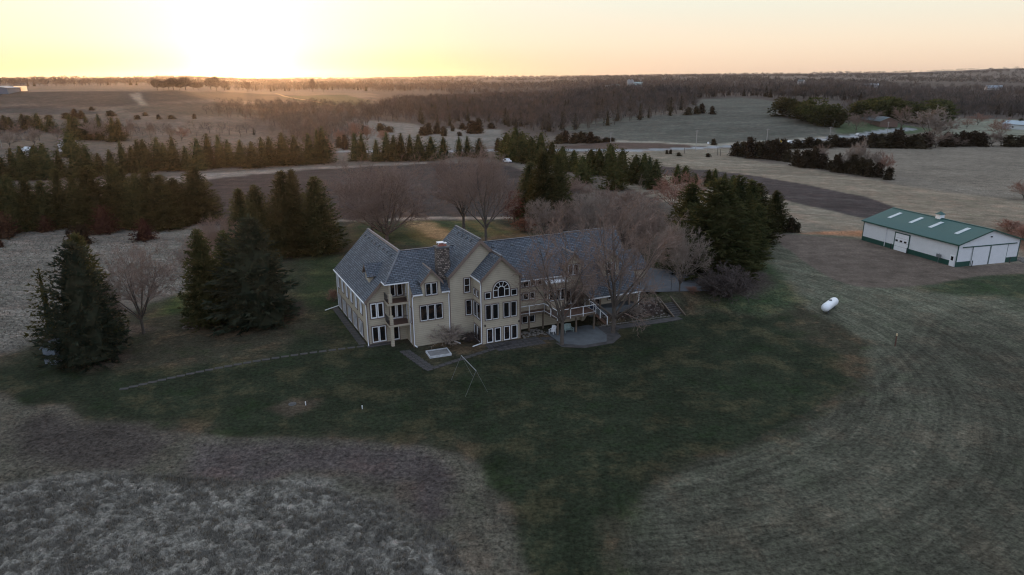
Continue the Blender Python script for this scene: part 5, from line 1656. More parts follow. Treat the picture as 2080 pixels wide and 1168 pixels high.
MIDT = [bare_proto(12, 4.8, M['bark'], M['twig'], seed=71, r0=.22, kids=(9, 7, 6, 5), vase=.75, trunk_h=.2),
        bare_proto(12, 4.5, M['bark'], M['twig3'], seed=72, r0=.18, kids=(10, 7, 7, 5), vase=.60, trunk_h=.13)]
FAR = [merge_proto(12, 4.5, M['bark'], M['twig'], seed=81, r0=.18, kids=(7, 6, 6), vase=.7, tw=.035, wt=.045, nt_=7),
       merge_proto(12, 4.5, M['bark'], M['twig2'], seed=82, r0=.18, kids=(7, 6, 6), vase=.7, tw=.035, wt=.045, nt_=7),
       merge_proto(11, 5.0, M['bark'], M['twig3'], seed=83, r0=.2, kids=(8, 7, 6), vase=.8, tw=.05, wt=.06, nt_=7)]
SHR = [merge_proto(4, 2.5, M['bark'], M['twig'], seed=91, stems=16, r0=.035, kids=(5, 5, 5), vase=.75, tw=.015),
       merge_proto(4, 2.5, M['bark2'], M['twig2'], seed=92, stems=16, r0=.035, kids=(5, 5, 5), vase=.75, tw=.015),
       merge_proto(4, 2.5, M['bark'], M['twig3'], seed=93, stems=14, r0=.035, kids=(5, 5, 4), vase=.6, tw=.016)]
DSH = [merge_proto(4, 2.5, M['darktwig'], M['darktwig'], seed=94, stems=26, r0=.035, kids=(6, 5, 5), vase=.85, tw=.02, wt=.022, nt_=5)]
OAK = [Proto(8, 4.2, [('trunk', trunk_mesh(5, .2, M['bark'])), ('crown', tri_mesh('crown', blob_soup(95, 8, 4.2, 1100, .34, 3, .15, 11), M['oakleaf']))])]

HW = {'spruce': 1.3, 'pine': 1.32, 'cedar': 1.2, 'hedge_tree': 1.4}
def plant(proto, px, base, top, name, label, cat='tree', group=None, half=None, rng=random.Random(5), h=None, pos=None):
    """set a tree on the ground seen at (px, base) of the photo so that it reaches row top; half = half width in photo pixels"""
    p = pos or at(px, base)
    h = h or max(.8, tall(p, top))
    d = math.sqrt(p[0] ** 2 + p[1] ** 2 + (CH - p[2]) ** 2)
    sz = h / proto.H
    sx = (half * d * HW.get(name, 1.0) / 1400.0) / proto.R if half else sz
    rz = rng.uniform(0, 2 * pi)
    if len(proto.parts) == 1:
        o = bpy.data.objects.new(name, proto.parts[0][1]); col.objects.link(o)
        o.location = p
    else:
        o = empty(name, p)
        for nm, me in proto.parts:
            c = bpy.data.objects.new(nm, me); col.objects.link(c); c.parent = o
    o.rotation_euler = (rng.gauss(0, .018), rng.gauss(0, .018), rz)
    o.scale = (sx, sx * rng.uniform(.88, 1.12), sz)
    return tag(o, label, cat, group)


ORD = ['', 'second ', 'third ', 'fourth ', 'fifth ', 'sixth ', 'seventh ', 'eighth ', 'ninth ', 'tenth ', 'eleventh ', 'twelfth ', 'thirteenth ', 'fourteenth ', 'fifteenth ', 'sixteenth ', 'seventeenth ', 'eighteenth ']
def nth(i, n, what, side=('left', 'right')):
    if i == 0: return '%smost %s' % (side[0], what)
    if i == n - 1: return '%smost %s' % (side[1], what)
    if i < n / 2 or i - n < -len(ORD): return '%s%s from the %s' % (ORD[min(i, 17)], what, side[0])
    return '%s%s from the %s' % (ORD[n - 1 - i], what, side[1])


def row(protos, items, name, what, cat='tree', group=None, tail='', seed=1):
    """items left to right: (px, base, top[, half])"""
    rg = random.Random(seed)
    n = len(items)
    for i, it in enumerate(items):
        lb = nth(i, n, what) + ((' ' + tail) if tail else '')
        plant(protos[rg.randrange(len(protos))], it[0] + rg.uniform(-2.5, 2.5), it[1] + rg.uniform(-1.5, 1.5), it[2] + (it[1] - it[2]) * rg.uniform(-.12, .14) * (1.8 if name == 'cedar' else 1.0), name, lb, cat, group, it[3] * rg.uniform(.85, 1.2) if len(it) > 3 else None, rg)


rg = random.Random(11)
# --- big spruces of the garden
plant(BSP[0], 181, 733, 492, 'spruce', 'huge dense blue green spruce in front of the shed, nearest in the left group', 'spruce', half=54)
plant(SPR[0], 196, 700, 474, 'spruce', 'tall spruce with warm lit tip right behind the huge blue green one', 'spruce', half=42)
plant(SPARSE[0], 108, 688, 548, 'pine', 'thin open pine at the left side of the shed', 'pine', half=34)
plant(SPR[1], 430, 655, 466, 'spruce', 'narrow dark spruce with open trunk beside the stone ring', 'spruce', half=42)
plant(BSP[1], 528, 652, 442, 'spruce', 'broad blue green spruce, widest of the group above the stone ring', 'spruce', half=70)
plant(SPR[2], 478, 632, 468, 'spruce', 'spruce squeezed between the narrow one and the broad blue green one', 'spruce', half=44)
row(SPR, [(500, 505, 392, 30), (534, 512, 378, 34), (578, 518, 352, 36), (607, 512, 350, 30), (644, 512, 338, 36)], 'spruce', 'spruce', 'spruce', 'tall spruces left of the house', 'in the tall dark group left of the roof', 2)
row(SPR, [(12, 470, 355, 24), (38, 468, 354, 24), (70, 466, 350, 25), (95, 464, 355, 25), (128, 462, 352, 22), (160, 460, 354, 25), (195, 464, 347, 34), (242, 458, 336, 30), (264, 452, 344, 26), (288, 462, 338, 34), (311, 458, 344, 27), (334, 464, 355, 34), (367, 456, 355, 32), (405, 448, 341, 38)], 'spruce', 'spruce', 'spruce', 'near spruce windbreak', 'in the near windbreak above the dry meadow', 3)
row(RCED, [(12, 482, 428, 26), (94, 470, 438, 17), (212, 474, 420, 29), (295, 487, 447, 23)], 'red_cedar', 'rusty brown cedar', 'cedar', 'rusty cedars at the windbreak', 'at the foot of the near windbreak', 4)
plant(CED[0], 166, 496, 456, 'cedar', 'small dark cedar behind the huge blue green spruce on the meadow', 'cedar', half=21)
plant(RCED[0], 3, 502, 486, 'red_cedar', 'small rusty cedar cut by the left edge of the picture', 'cedar')
row(MSP, [(6, 366, 303, 16), (30, 364, 300, 15), (55, 364, 298, 18), (80, 358, 285, 16), (98, 362, 295, 18), (128, 360, 302, 15), (157, 362, 290, 22), (185, 358, 298, 17), (206, 356, 306, 15), (228, 354, 296, 17), (257, 350, 290, 15), (275, 350, 289, 17), (290, 350, 290, 15), (304, 348, 288, 17)], 'spruce', 'spruce', 'spruce', 'far spruce windbreak', 'of the far windbreak before the farmhouse', 5)
row(MSP, [(325, 346, 286, 16), (338, 345, 284, 15), (355, 346, 285, 18), (380, 344, 292, 15), (403, 344, 281, 20), (428, 342, 274, 19), (450, 340, 273, 18), (470, 339, 276, 17), (492, 338, 280, 17), (515, 340, 283, 20), (537, 337, 270, 17), (553, 336, 268, 16), (580, 336, 272, 19), (602, 335, 272, 17), (628, 334, 268, 18), (646, 333, 266, 16), (662, 332, 262, 18)], 'spruce', 'spruce', 'spruce', 'far spruce windbreak', 'of the far windbreak near the gap', 6)
row(MSP, [(722, 327, 276, 14), (737, 327, 276, 14), (765, 328, 277, 16), (785, 326, 273, 15), (801, 327, 270, 16), (818, 327, 270, 16), (832, 326, 273, 14), (852, 327, 273, 17), (878, 325, 275, 16), (899, 322, 277, 15)], 'spruce', 'spruce', 'spruce', 'middle spruce row', 'in the short row behind the ploughed field', 7)
row(MSP, [(934, 318, 280, 12), (950, 318, 276, 13), (975, 320, 275, 16)], 'spruce', 'spruce', 'spruce', 'three spruces above the bare crowns', 'of the three behind the bare round crowns', 8)
row(MPI, [(1030, 322, 274, 22), (1046, 326, 266, 24), (1062, 326, 268, 22), (1080, 330, 272, 22), (1097, 334, 276, 22), (1117, 336, 284, 20), (1141, 345, 296, 22), (1167, 348, 298, 20), (1197, 354, 300, 22), (1216, 354, 299, 20), (1237, 356, 299, 22), (1261, 362, 305, 20), (1288, 372, 311, 26), (1305, 372, 316, 20)], 'pine', 'pine', 'pine', 'pine row beside the lane', 'of the long row', 9)
row(MSP, [(1318, 376, 322, 15), (1333, 382, 320, 24)], 'spruce', 'pointed spruce', 'spruce', 'pointed spruces at the row end', 'of the two at the right end of the pine row', 10)
row(SPR, [(1073, 440, 318, 34), (1101, 455, 314, 42), (1133, 445, 321, 34)], 'spruce', 'spruce', 'spruce', 'three tall spruces behind the house', 'of the three tall ones behind the long roof', 11)
plant(MPI[0], 1181, 372, 317, 'pine', 'round yellow green pine just right of the three tall spruces', 'pine', half=23)
plant(MPI[1], 1248, 385, 331, 'pine', 'round yellow green pine in front of the pine row, above the chimneyless roof', 'pine', half=25)
plant(SPR[1], 1393, 520, 373, 'spruce', 'leftmost spruce of the big dark group beside the drive', 'spruce', half=52)
plant(SPR[1], 1448, 556, 364, 'spruce', 'tallest and widest dark spruce of the group beside the drive', 'spruce', half=80)
plant(SPR[2], 1489, 540, 357, 'spruce', 'dark spruce behind the widest one, beside the drive', 'spruce', half=52)
plant(SPR[0], 1512, 515, 366, 'spruce', 'dark spruce third from the right in the group above the gravel', 'spruce', half=44)
plant(SPR[1], 1536, 492, 372, 'spruce', 'dark spruce second from the right in the group above the gravel', 'spruce', half=38)
plant(SPR[2], 1570, 468, 387, 'spruce', 'small pointed spruce standing at the end of the gravel lane', 'spruce', half=26)
row(MPI, [(1376, 372, 335, 12), (1393, 372, 335, 12), (1414, 374, 353, 9), (1440, 378, 345, 12), (1452, 378, 346, 12), (1470, 382, 350, 12), (1488, 386, 357, 13)], 'pine', 'small pine', 'pine', 'small pines on the field edge', 'along the edge of the dark field strip', 12)
row(CED, [(1607, 470, 437, 9), (1621, 472, 453, 7)], 'cedar', 'little dark cedar', 'cedar', 'little cedars by the gravel', 'of the two by the gravel lane left of the barn', 13)
row(CED, [(1354, 312, 304, 4), (1361, 313, 302, 4), (1378, 318, 309, 5), (1439, 318, 311, 5), (1449, 294, 282, 6)], 'cedar', 'tiny cedar', 'cedar', 'tiny field cedars', 'in the rough grass on both sides of the road', 14)
# cedar thicket and the bare trees in it
row(CED, [(1498, 316, 291, 12), (1510, 318, 284, 13), (1524, 320, 278, 14), (1540, 322, 284, 15), (1556, 322, 286, 14), (1572, 325, 288, 13), (1586, 326, 286, 14), (1598, 328, 300, 12), (1614, 336, 306, 12), (1632, 340, 304, 15), (1650, 342, 305, 15), (1668, 343, 312, 13), (1684, 345, 320, 11), (1700, 350, 314, 13), (1716, 352, 320, 13)], 'cedar', 'dark cedar', 'cedar', 'cedar thicket', 'in the thicket along the meadow', 15)
row(CED, [(1732, 354, 318, 13), (1748, 356, 325, 12), (1762, 358, 328, 11), (1782, 361, 330, 12), (1802, 364, 338, 12)], 'cedar', 'dark cedar', 'cedar', 'cedar thicket', 'of the five at the near end of the thicket', 16)
row(FAR, [(1574, 322, 296, 10), (1664, 340, 296, 14), (1724, 350, 292, 14), (1746, 352, 292, 18), (1778, 356, 300, 20), (1795, 360, 305, 16)], 'bare_tree', 'thin bare tree', 'tree', 'bare trees in the thicket', 'rising out of the cedar thicket', 17)
row(CED, [(1562, 302, 286, 11), (1576, 302, 283, 12), (1598, 303, 287, 11), (1622, 300, 285, 12), (1640, 300, 280, 14), (1660, 300, 282, 14), (1676, 300, 284, 12), (1694, 297, 276, 13), (1714, 297, 276, 14), (1732, 297, 277, 12), (1750, 299, 274, 14), (1768, 299, 268, 15), (1786, 300, 265, 16), (1804, 300, 264, 16), (1822, 301, 266, 14)], 'cedar', 'cedar', 'cedar', 'cedar hedge by the road', 'in the low hedge along the road', 18)
row(CED + FAR[:1], [(1845, 300, 275, 13), (1862, 299, 270, 14), (1880, 299, 266, 15), (1900, 299, 264, 15), (1920, 298, 270, 14), (1938, 298, 276, 12), (1956, 297, 268, 13), (1975, 297, 264, 14), (1992, 297, 264, 14), (2012, 297, 266, 14), (2032, 297, 270, 13), (2052, 297, 272, 13), (2072, 296, 274, 12)], 'hedge_tree', 'dark tree', 'tree', 'hedge along the far meadow', 'in the right meadow hedge', 19)
row(CED, [(1135, 291, 268, 12), (1150, 291, 268, 12), (1166, 291, 270, 12), (1182, 291, 269, 12), (1197, 290, 270, 11), (1211, 289, 273, 11), (1229, 288, 276, 10), (1243, 288, 281, 8)], 'cedar', 'dark cedar', 'cedar', 'dense cedar hedge', 'in the dense hedge left of the round field', 20)
row(RPI, [(1585, 236, 201, 20), (1608, 240, 203, 22), (1635, 246, 204, 22), (1660, 252, 206, 22), (1684, 258, 208, 20), (1702, 258, 222, 14)], 'pine', 'rounded pine', 'pine', 'rounded pine grove', 'in the grove beside the round field', 21)
row(RPI, [(1745, 244, 206, 18), (1768, 246, 204, 18), (1790, 246, 202, 20), (1812, 246, 202, 20), (1834, 248, 204, 20), (1858, 250, 206, 20), (1882, 250, 207, 20), (1906, 250, 208, 18)], 'pine', 'rounded pine', 'pine', 'pines behind the ranch house', 'in the dark belt behind the ranch house', 22)
row(FAR[:1], [(1722, 256, 228, 16), (1738, 268, 236, 14), (1770, 256, 224, 18), (1828, 268, 220, 16)], 'bare_tree', 'small bare tree', 'tree', 'bare trees round the ranch house', 'on the ranch house lawn', 23)
plant(FAR[2], 1890, 290, 221, 'bare_tree', 'broad pale bare tree with sunlit crown over the far hedge', 'tree', half=38)
row(FAR[:2], [(1962, 262, 238, 12), (2030, 282, 240, 16), (1985, 254, 226, 14)], 'bare_tree', 'bare tree', 'tree', 'bare trees on the far right lawn', 'on the far right lawn', 24)
plant(CED[1], 2070, 262, 240, 'column_cedar', 'dark column shaped evergreen at the far right edge', 'tree', half=6)
plant(FAR[1], 2078, 405, 366, 'bare_shrub', 'dark red brown bush cut by the right edge beside the meadow', 'bush', half=20)
plant(SHR[1], 2052, 470, 446, 'bare_shrub', 'reddish bush behind the right end of the barn', 'bush', half=26)
plant(SHR[1], 2078, 488, 458, 'bare_shrub', 'reddish bush at the picture edge right of the barn', 'bush', half=22)
# --- bare trees round the house
plant(BIG[2], 0, 0, 446, 'bare_tree', 'tall bare tree rising at the patio edge before the deck', 'tree', pos=(*uvw(18.1, -7.55)[:2], 0), h=18.6, half=92)
plant(BIG[3], 0, 0, 410, 'bare_tree', 'large bare tree beside the deck stair, before the garage dormer', 'tree', pos=(*uvw(26.64, -6.68)[:2], 0), h=19.8, half=118)
plant(MIDT[1], 1380, 592, 456, 'bare_tree', 'pale bare tree with upright branches on the grass by the drive', 'tree', half=44)
plant(MIDT[0], 292, 677, 498, 'bare_tree', 'bare round headed tree standing alone on the left lawn', 'tree', half=68)
plant(BIG[0], 786, 488, 326, 'bare_tree', 'wide bare tree right behind the long wing, lit orange at its base', 'tree', half=92)
plant(BIG[1], 757, 474, 328, 'bare_tree', 'bare tree left of the wide one, behind the wing ridge', 'tree', half=76)
plant(BIG[1], 942, 466, 304, 'bare_tree', 'bare tree with straight trunk left of the two behind the tall gable', 'tree', half=66)
plant(BIG[1], 987, 492, 306, 'bare_tree', 'bare tree with forked limbs right of the two behind the tall gable', 'tree', half=58)
plant(OAK[0], 1045, 452, 388, 'oak', 'small oak holding rusty dry leaves beside the three tall spruces', 'oak', half=32)
plant(OAK[0], 1068, 470, 442, 'oak_shrub', 'low rusty brown bush below the three tall spruces', 'bush', half=38)
row(MIDT, [(1108, 482, 415, 30), (1148, 485, 405, 36), (1188, 488, 400, 38), (1226, 490, 408, 36), (1262, 496, 402, 40), (1300, 500, 405, 40), (1330, 520, 420, 36)], 'bare_tree', 'grey bare tree', 'tree', 'bare trees behind the long roof', 'in the line behind the long roof', 25)
row([MIDT[1]], [(1208, 476, 418, 34), (1282, 482, 414, 34), (1322, 505, 440, 32), (1346, 545, 468, 32)], 'bare_tree', 'pale twiggy tree', 'tree', 'pale trees behind the garage', 'between the garage roof and the dark spruces', 26)
row(FAR[:1] + SHR[:1], [(1165, 400, 362, 26), (1190, 412, 368, 26), (1222, 418, 376, 26), (1262, 424, 384, 28), (1290, 420, 388, 24), (1130, 398, 370, 22)], 'bare_shrub', 'grey brown thicket bush', 'bush', 'thicket behind the house', 'in the thicket below the pine row', 27)
plant(FAR[1], 1372, 440, 352, 'willow', 'broad reddish brown willow crown left of the dark spruce group', 'willow', half=46)
plant(FAR[1], 1398, 430, 354, 'willow', 'smaller reddish willow crown against the dark spruce tops', 'willow', half=30)
plant(DSH[0], 1476, 603, 545, 'bare_shrub', 'big round dark bush island beside the drive', 'bush', half=56)
plant(DSH[0], 1452, 600, 560, 'bare_shrub', 'left part of the dark bush island next to the orange heap', 'bush', half=34)
plant(SHR[1], 1405, 596, 582, 'bare_shrub', 'small orange brown shrub by the yard tree', 'bush', half=14)
plant(SHR[2], 0, 0, 0, 'bare_shrub', 'fan shaped pale bare shrub against the house wall', 'bush', pos=(*uvw(4.4, -1.0)[:2], 0), h=2.5, half=40)
plant(DSH[0], 0, 0, 0, 'bare_shrub', 'low dark shrub in the corner beside the tall bay', 'bush', pos=(*uvw(7.3, -1.2)[:2], 0), h=1.3, half=20)
plant(SHR[0], 0, 0, 0, 'bare_shrub', 'tangled bare shrub beside the box window on the deck', 'bush', pos=(*uvw(24.2, -1.4)[:2], 2.65), h=3.6, half=22)
plant(SHR[2], 0, 0, 0, 'bare_shrub', 'grey brush heap on the rock bank near the porch end', 'bush', pos=(*uvw(32.5, -3.2)[:2], .4), h=1.8, half=20)
plant(SHR[1], 678, 612, 588, 'bare_shrub', 'rusty bush at the far corner of the long wing', 'bush', half=14)
row(MIDT, [(398, 560, 470, 34), (430, 540, 452, 32), (452, 520, 440, 30)], 'bare_tree', 'greyish bare tree', 'tree', 'bare trees behind the broad spruces', 'of the three behind the broad spruces', 28)
row(SHR, [(470, 500, 470, 20), (440, 500, 474, 20), (640, 500, 470, 16)], 'bare_shrub', 'brushy shrub', 'bush', 'brush left of the house', 'in the brush around the tall dark group', 29)
# --- mid distance on the left
plant(MPI[0], 146, 318, 266, 'pine', 'round pine standing right in front of the pale farmhouse', 'pine', half=20)
plant(MSP[1], 72, 330, 296, 'spruce', 'dark spruce hiding part of the low pale outbuilding', 'spruce', half=14)
row(MPI + MSP, [(10, 262, 232, 10), (22, 262, 233, 10), (48, 262, 230, 13), (62, 262, 233, 12), (80, 266, 232, 13), (104, 268, 236, 12)], 'pine', 'pine', 'pine', 'pines round the left farm', 'above the farmhouse at the far left', 30)
row(MPI + MSP, [(148, 282, 236, 14), (163, 284, 240, 14), (178, 284, 240, 12), (204, 286, 236, 9), (232, 286, 236, 12), (246, 286, 242, 10)], 'pine', 'dark pine', 'pine', 'dark pines behind the farmhouse', 'behind the farmhouse roof', 31)
row(FAR, [(34, 286, 250, 14), (118, 284, 252, 12), (192, 286, 246, 14), (216, 286, 250, 12), (268, 286, 244, 12), (308, 286, 242, 14), (345, 284, 254, 12), (372, 286, 256, 12), (20, 300, 268, 14), (70, 296, 262, 14)], 'bare_tree', 'bare tree', 'tree', 'bare trees left of the middle', 'in the loose line over the far windbreak', 32)
row(CED, [(101, 241, 231, 6), (134, 241, 227, 9), (152, 240, 219, 6), (168, 240, 225, 6), (187, 225, 217, 6), (224, 236, 223, 8), (282, 243, 234, 6), (295, 234, 228, 6), (325, 242, 232, 5), (348, 241, 232, 6), (393, 240, 231, 5), (163, 262, 248, 5)], 'cedar', 'small cedar', 'cedar', 'cedars dotted on the left fields', 'dotted on the left hill fields', 33)
row(CED, [(690, 302, 280, 9), (704, 304, 278, 9), (740, 272, 252, 10), (775, 268, 250, 10), (790, 268, 254, 10), (858, 274, 258, 9), (872, 274, 252, 10), (886, 272, 250, 9), (904, 276, 258, 8), (922, 266, 254, 5), (932, 276, 266, 6), (940, 262, 246, 10), (960, 270, 242, 14), (972, 270, 244, 12), (998, 262, 246, 7)], 'cedar', 'round dark cedar', 'cedar', 'cedars on the pale pasture', 'scattered over the pale middle pasture', 34)
row(CED, [(1012, 308, 282, 9), (1022, 310, 278, 10), (1034, 300, 276, 9)], 'cedar', 'dark cedar', 'cedar', 'cedars beside the pines', 'of the three beside the first pines by the truck', 35)
row([FAR[1], SHR[1]], [(672, 330, 286, 16), (690, 290, 262, 12), (718, 286, 252, 16), (745, 284, 258, 12), (776, 284, 262, 12), (660, 300, 272, 12)], 'bare_tree', 'reddish bare tree', 'tree', 'reddish trees at the gap', 'around the gap between the spruce rows', 36)
row(CED, [(1398, 232, 216, 8), (1412, 232, 212, 6), (1428, 231, 211, 7), (1444, 231, 214, 6)], 'cedar', 'dark evergreen', 'cedar', 'evergreens at the field corner', 'at the corner where the wood meets the round field', 37)
# ---------------------------------------------------------------- woods that read as one mass
m, g, b = make_mat('woodland_twigs')
pos = g.new('ShaderNodeNewGeometry').outputs['Position']
oi = g.noise(pos, .022, 3, .6)
o2 = g.noise(pos, .16, 2, .5)
c = g.ramp(oi, [(.32, (.050, .047, .050)), (.46, (.078, .065, .058)), (.56, (.125, .085, .062)), (.68, (.062, .056, .054))])
c = g.mix(g.maprange(o2, .45, .62), c, (.042, .038, .037))
c = g.mix(g.maprange(g.noise(pos, .11, 2, .5), .56, .64, 0, .8), c, (.15, .13, .12))
g.l.new(c, b.inputs['Base Color']); b.inputs['Roughness'].default_value = 1; b.inputs['Specular IOR Level'].default_value = 0
M['woodtwig'] = m


def tree_template(seed, H, R_, n, s, w_):
    """bare crown: upright twig slivers filling an egg, plus a few stems"""
    rng = np.random.default_rng(seed)
    v = rng.normal(0, 1, (n, 3)); v /= np.linalg.norm(v, axis=1)[:, None]
    q = rng.uniform(.35, 1, n) ** .6
    P = np.stack([v[:, 0] * R_ * q, v[:, 1] * R_ * q, H * .6 + v[:, 2] * H * .38 * q], 1)
    d = v * .8 + np.array([0, 0, 1.0]) + rng.normal(0, .25, (n, 3)); d /= np.linalg.norm(d, axis=1)[:, None]
    sd3 = np.cross(d, rng.normal(0, 1, (n, 3))); sd3 /= np.linalg.norm(sd3, axis=1)[:, None]
    T = np.stack([P - sd3 * w_, P + sd3 * w_, P + d * s], 1)
    st_ = []
    for k in range(3):
        a = rng.uniform(0, 2 * pi); x, y = cos(a) * R_ * .3, sin(a) * R_ * .3
        st_.append([(-.14, 0, 0), (.14, 0, 0), (x, y, H * .7)]); st_.append([(0, -.14, 0), (0, .14, 0), (x, y, H * .7)])
    return np.concatenate([T, np.array(st_)])


def scatter(name, label, pts, hs, templ, extra=None, cat='woods'):
    rng = np.random.default_rng(len(pts))
    out = []; mi = []
    for i, (x, y) in enumerate(pts):
        ever = extra is not None and rng.random() < extra[1]
        T = (extra[0] if ever else templ)[rng.integers(0, len(extra[0] if ever else templ))]
        a = rng.uniform(0, 2 * pi); s = hs[i]
        c_, s_ = cos(a) * s, sin(a) * s
        X = T[:, :, 0] * c_ - T[:, :, 1] * s_ + x; Y = T[:, :, 0] * s_ + T[:, :, 1] * c_ + y
        Z = T[:, :, 2] * s + ZT[i]
        out.append(np.stack([X, Y, Z], 2)); mi.append(np.full(len(T), 1 if ever else 0))
    o = link(name, tri_mesh(name, np.concatenate(out), [M['woodtwig'], M['cedar']], np.concatenate(mi)))
    return tag(o, label, cat, kind='stuff')


def in_poly_points(outline, step, jit=.45, seed=0):
    rng = np.random.default_rng(seed)
    P = [at(*q)[:2] for q in densify(outline)]
    xs = [q[0] for q in P]; ys = [q[1] for q in P]
    X, Y = np.meshgrid(np.arange(min(xs), max(xs), step), np.arange(min(ys), max(ys), step))
    X = X.ravel() + rng.uniform(-jit, jit, X.size) * step; Y = Y.ravel() + rng.uniform(-jit, jit, Y.size) * step
    k = sdf(X, Y, P) < 0
    return np.stack([X[k], Y[k]], 1)


T_near = [tree_template(s, 11, 3.9, 210, 1.5, .075) for s in (1, 2, 3, 4)]
T_mid = [tree_template(s, 12, 4.6, 60, 2.4, .22) for s in (5, 6, 7)]
T_far = [tree_template(s, 12, 8.5, 22, 4.5, 1.1) for s in (8, 9, 10)]
EVER = [conifer_soup(s, H=10, Rb=2.8, wh=10, nb=7, nt=2, nl=2, size=1.4) for s in (3, 4)]
EVERF = [conifer_soup(s, H=11, Rb=3.4, wh=5, nb=5, nt=2, nl=1, size=2.2, core=.7)[-120:] for s in (3, 4)]
p_ = in_poly_points([(735, 262), (750, 232), (800, 214), (900, 206), (1020, 202), (1230, 205), (1415, 206), (1418, 216), (1395, 230), (1290, 248), (1190, 264), (1110, 272), (1050, 264), (960, 246), (900, 262), (840, 250), (780, 246)], 8.0, seed=2)
ZT = terrain(p_[:, 0], p_[:, 1]); rng = np.random.default_rng(1)
print('wood middle', len(p_))
scatter('woodland', 'wide leafless grey brown wood filling the middle distance', p_, rng.uniform(.7, 1.2, len(p_)), T_near, (EVER, .07))
p_ = in_poly_points([(415, 232), (470, 218), (560, 216), (740, 220), (760, 236), (740, 262), (730, 290), (680, 285), (640, 300), (600, 292), (560, 258), (500, 246)], 7.0, seed=3)
ZT = terrain(p_[:, 0], p_[:, 1])
print('wood sun', len(p_))
scatter('woodland', 'reddish brushy wood below the sunset, behind the far spruces', p_, rng.uniform(.45, .85, len(p_)), T_near, (EVER, .02))
p_ = in_poly_points([(0, 288), (120, 286), (260, 284), (420, 282), (560, 278), (580, 270), (430, 268), (250, 266), (0, 262)], 9.0, seed=4)
ZT = terrain(p_[:, 0], p_[:, 1])
print('wood left', len(p_))
scatter('scrub', 'thin leafless scrub in front of the left fields', p_, rng.uniform(.35, .75, len(p_)), T_near, (EVER, .03), 'scrub')
CREST = [Proto(11, 4.0, [('', tri_mesh('bare_tree', tree_template(q_, 11, 4.0, 900, 1.6, .16), M['darktwig']))]) for q_ in (201, 202, 203)]
# the tree line on the hill crest under the sunset
row(CREST, [(320, 183, 163, 9), (333, 183, 165, 7), (343, 183, 163, 7), (355, 183, 160, 9), (366, 183, 161, 8), (379, 183, 157, 8), (391, 183, 164, 8), (404, 184, 167, 8)], 'bare_tree', 'crest tree', 'tree', 'trees on the hill crest', 'in the clump left of the sunset', 38)
row(CREST, [(430, 184, 159, 8), (441, 184, 158, 9), (456, 185, 166, 7), (505, 187, 165, 5), (635, 188, 160, 6), (656, 188, 168, 5)], 'bare_tree', 'single tree', 'tree', 'single trees under the sunset', 'standing singly against the sunset', 39)


# beyond: random points with even density on the picture, open fields left free
rng = np.random.default_rng(12)
n_ = 21000
d_ = 760 * (9000 / 760) ** (rng.random(n_) ** 1.15)
a_ = np.radians(rng.uniform(-40, 42, n_))
X = np.sin(a_) * d_; Y = np.cos(a_) * d_
k = (np.degrees(a_) > -5 + 3 * (d_ < 1400)) | (d_ > 1500)
k &= ~((fbm(X, Y, 420, 61, 2) > .56) & (d_ > 900))
k &= ~((np.degrees(a_) > 13) & (np.degrees(a_) < 25) & (d_ < 900) & (sdf(X, Y, [at(*q)[:2] for q in [(1420, 203), (1500, 197), (1600, 206), (1600, 240), (1420, 240)]]) < 10))
X = X[k]; Y = Y[k]; d_ = d_[k]
near_ = d_ < 2200
for nm, lb, kk, T, ev in (('woodland', 'broken leafless woods between the fields toward the horizon', near_, T_mid, EVERF), ('woodland', 'hazy leafless woods along the whole horizon', ~near_, T_far, EVERF)):
    p_ = np.stack([X[kk], Y[kk]], 1); ZT = terrain(p_[:, 0], p_[:, 1])
    scatter(nm, lb, p_, rng.uniform(.75, 1.2, len(p_)), T, (ev, .04) if kk is near_ else None)
    print(nm, len(p_))
# trees round the ranch house and the right lawns
p_ = in_poly_points([(1700, 232), (1800, 214), (1930, 214), (2080, 220), (2300, 224), (2300, 240), (2080, 240), (1960, 240), (1920, 252), (1740, 248)], 10.0, seed=6)
ZT = terrain(p_[:, 0], p_[:, 1]); print('right', len(p_))
scatter('woodland', 'leafless wood behind the ranch house on the right', p_, rng.uniform(.6, 1.1, len(p_)), T_near, (EVER, .05))

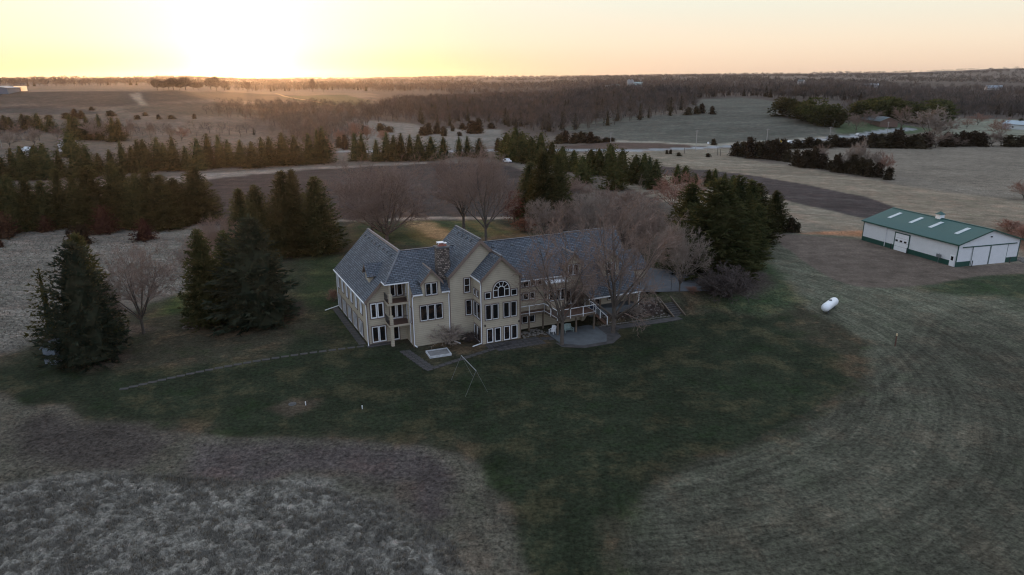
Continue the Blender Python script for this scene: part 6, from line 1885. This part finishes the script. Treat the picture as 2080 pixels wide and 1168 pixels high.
# ---------------------------------------------------------------- tall dry grass tufts
def tufts(name, label, outline, step, hmin, hmax, blades, wd, colr, seed, n=None):
    rng = np.random.default_rng(seed)
    p = in_poly_points(outline, step, .6, seed)
    keep = fbm(p[:, 0], p[:, 1], 1.2, seed, 2) > rng.uniform(.15, .60, len(p))
    p = p[keep]
    Z = terrain(p[:, 0], p[:, 1])
    k = len(p)
    P = np.repeat(np.stack([p[:, 0], p[:, 1], Z], 1), blades, 0)
    a = rng.uniform(0, 2 * pi, k * blades)
    P[:, 0] += np.cos(a) * .12; P[:, 1] += np.sin(a) * .12
    h = np.repeat(rng.uniform(hmin, hmax, k), blades) * rng.uniform(.6, 1.1, k * blades)
    lean = np.stack([np.cos(a) * .45 + .12, np.sin(a) * .45 - .05, np.ones(k * blades)], 1)
    s = np.stack([-np.sin(a), np.cos(a), np.zeros(k * blades)], 1) * wd
    T = np.stack([P - s, P + s, P + lean * h[:, None]], 1)
    print(name, len(T))
    return tag(link(name, tri_mesh(name, T, colr)), label, 'grass', kind='stuff')


def straw(name, c1, c2, c3):
    m, g, b = make_mat(name)
    pos = g.new('ShaderNodeNewGeometry').outputs['Position']
    n1 = g.noise(pos, .35, 4, .6); n2 = g.noise(pos, 2.0, 3, .6)
    c = g.mix(g.maprange(n1, .4, .6), c1, c2); c = g.mix(g.maprange(n2, .52, .66), c, c3)
    g.l.new(c, b.inputs['Base Color']); b.inputs['Roughness'].default_value = 1; b.inputs['Specular IOR Level'].default_value = .1
    return m
M['straw'] = straw('dry_prairie_grass', (.135, .123, .104), (.175, .160, .137), (.155, .122, .084))
tufts('dry_grass', 'tall pale dry grass in the near left corner', [(-120, 1000), (0, 990), (170, 965), (300, 962), (640, 990), (820, 1035), (925, 1105), (985, 1250), (-160, 1250)],   .19, .16, .46, 7, .022, M['straw'], 5)
tufts('dry_grass', 'tall dry grass of the meadow left of the lawn', [(-60, 470), (200, 478), (330, 490), (420, 475), (560, 445), (600, 480), (560, 520), (400, 560), (390, 588), (230, 612), (105, 690), (-60, 740)], .7, .2, .45, 5, .04, M['straw'], 6)


# ---------------------------------------------------------------- evening haze
hb = MB().box(-11000, 11000, -600, 12500, -60, 170).build('haze', [])
hm = bpy.data.materials.new('evening_haze'); hm.use_nodes = True
for n in list(hm.node_tree.nodes):
    if n.type == 'BSDF_PRINCIPLED': hm.node_tree.nodes.remove(n)
pv = hm.node_tree.nodes.new('ShaderNodeVolumePrincipled')
pv.inputs['Color'].default_value = (.86, .84, .88, 1)
pv.inputs['Density'].default_value = 3.0e-5
pv.inputs['Anisotropy'].default_value = .80
hm.node_tree.links.new(pv.outputs[0], hm.node_tree.nodes['Material Output'].inputs['Volume'])
hb.data.materials.append(hm)
tag(hb, 'thin evening haze over the fields', 'haze', kind='stuff')
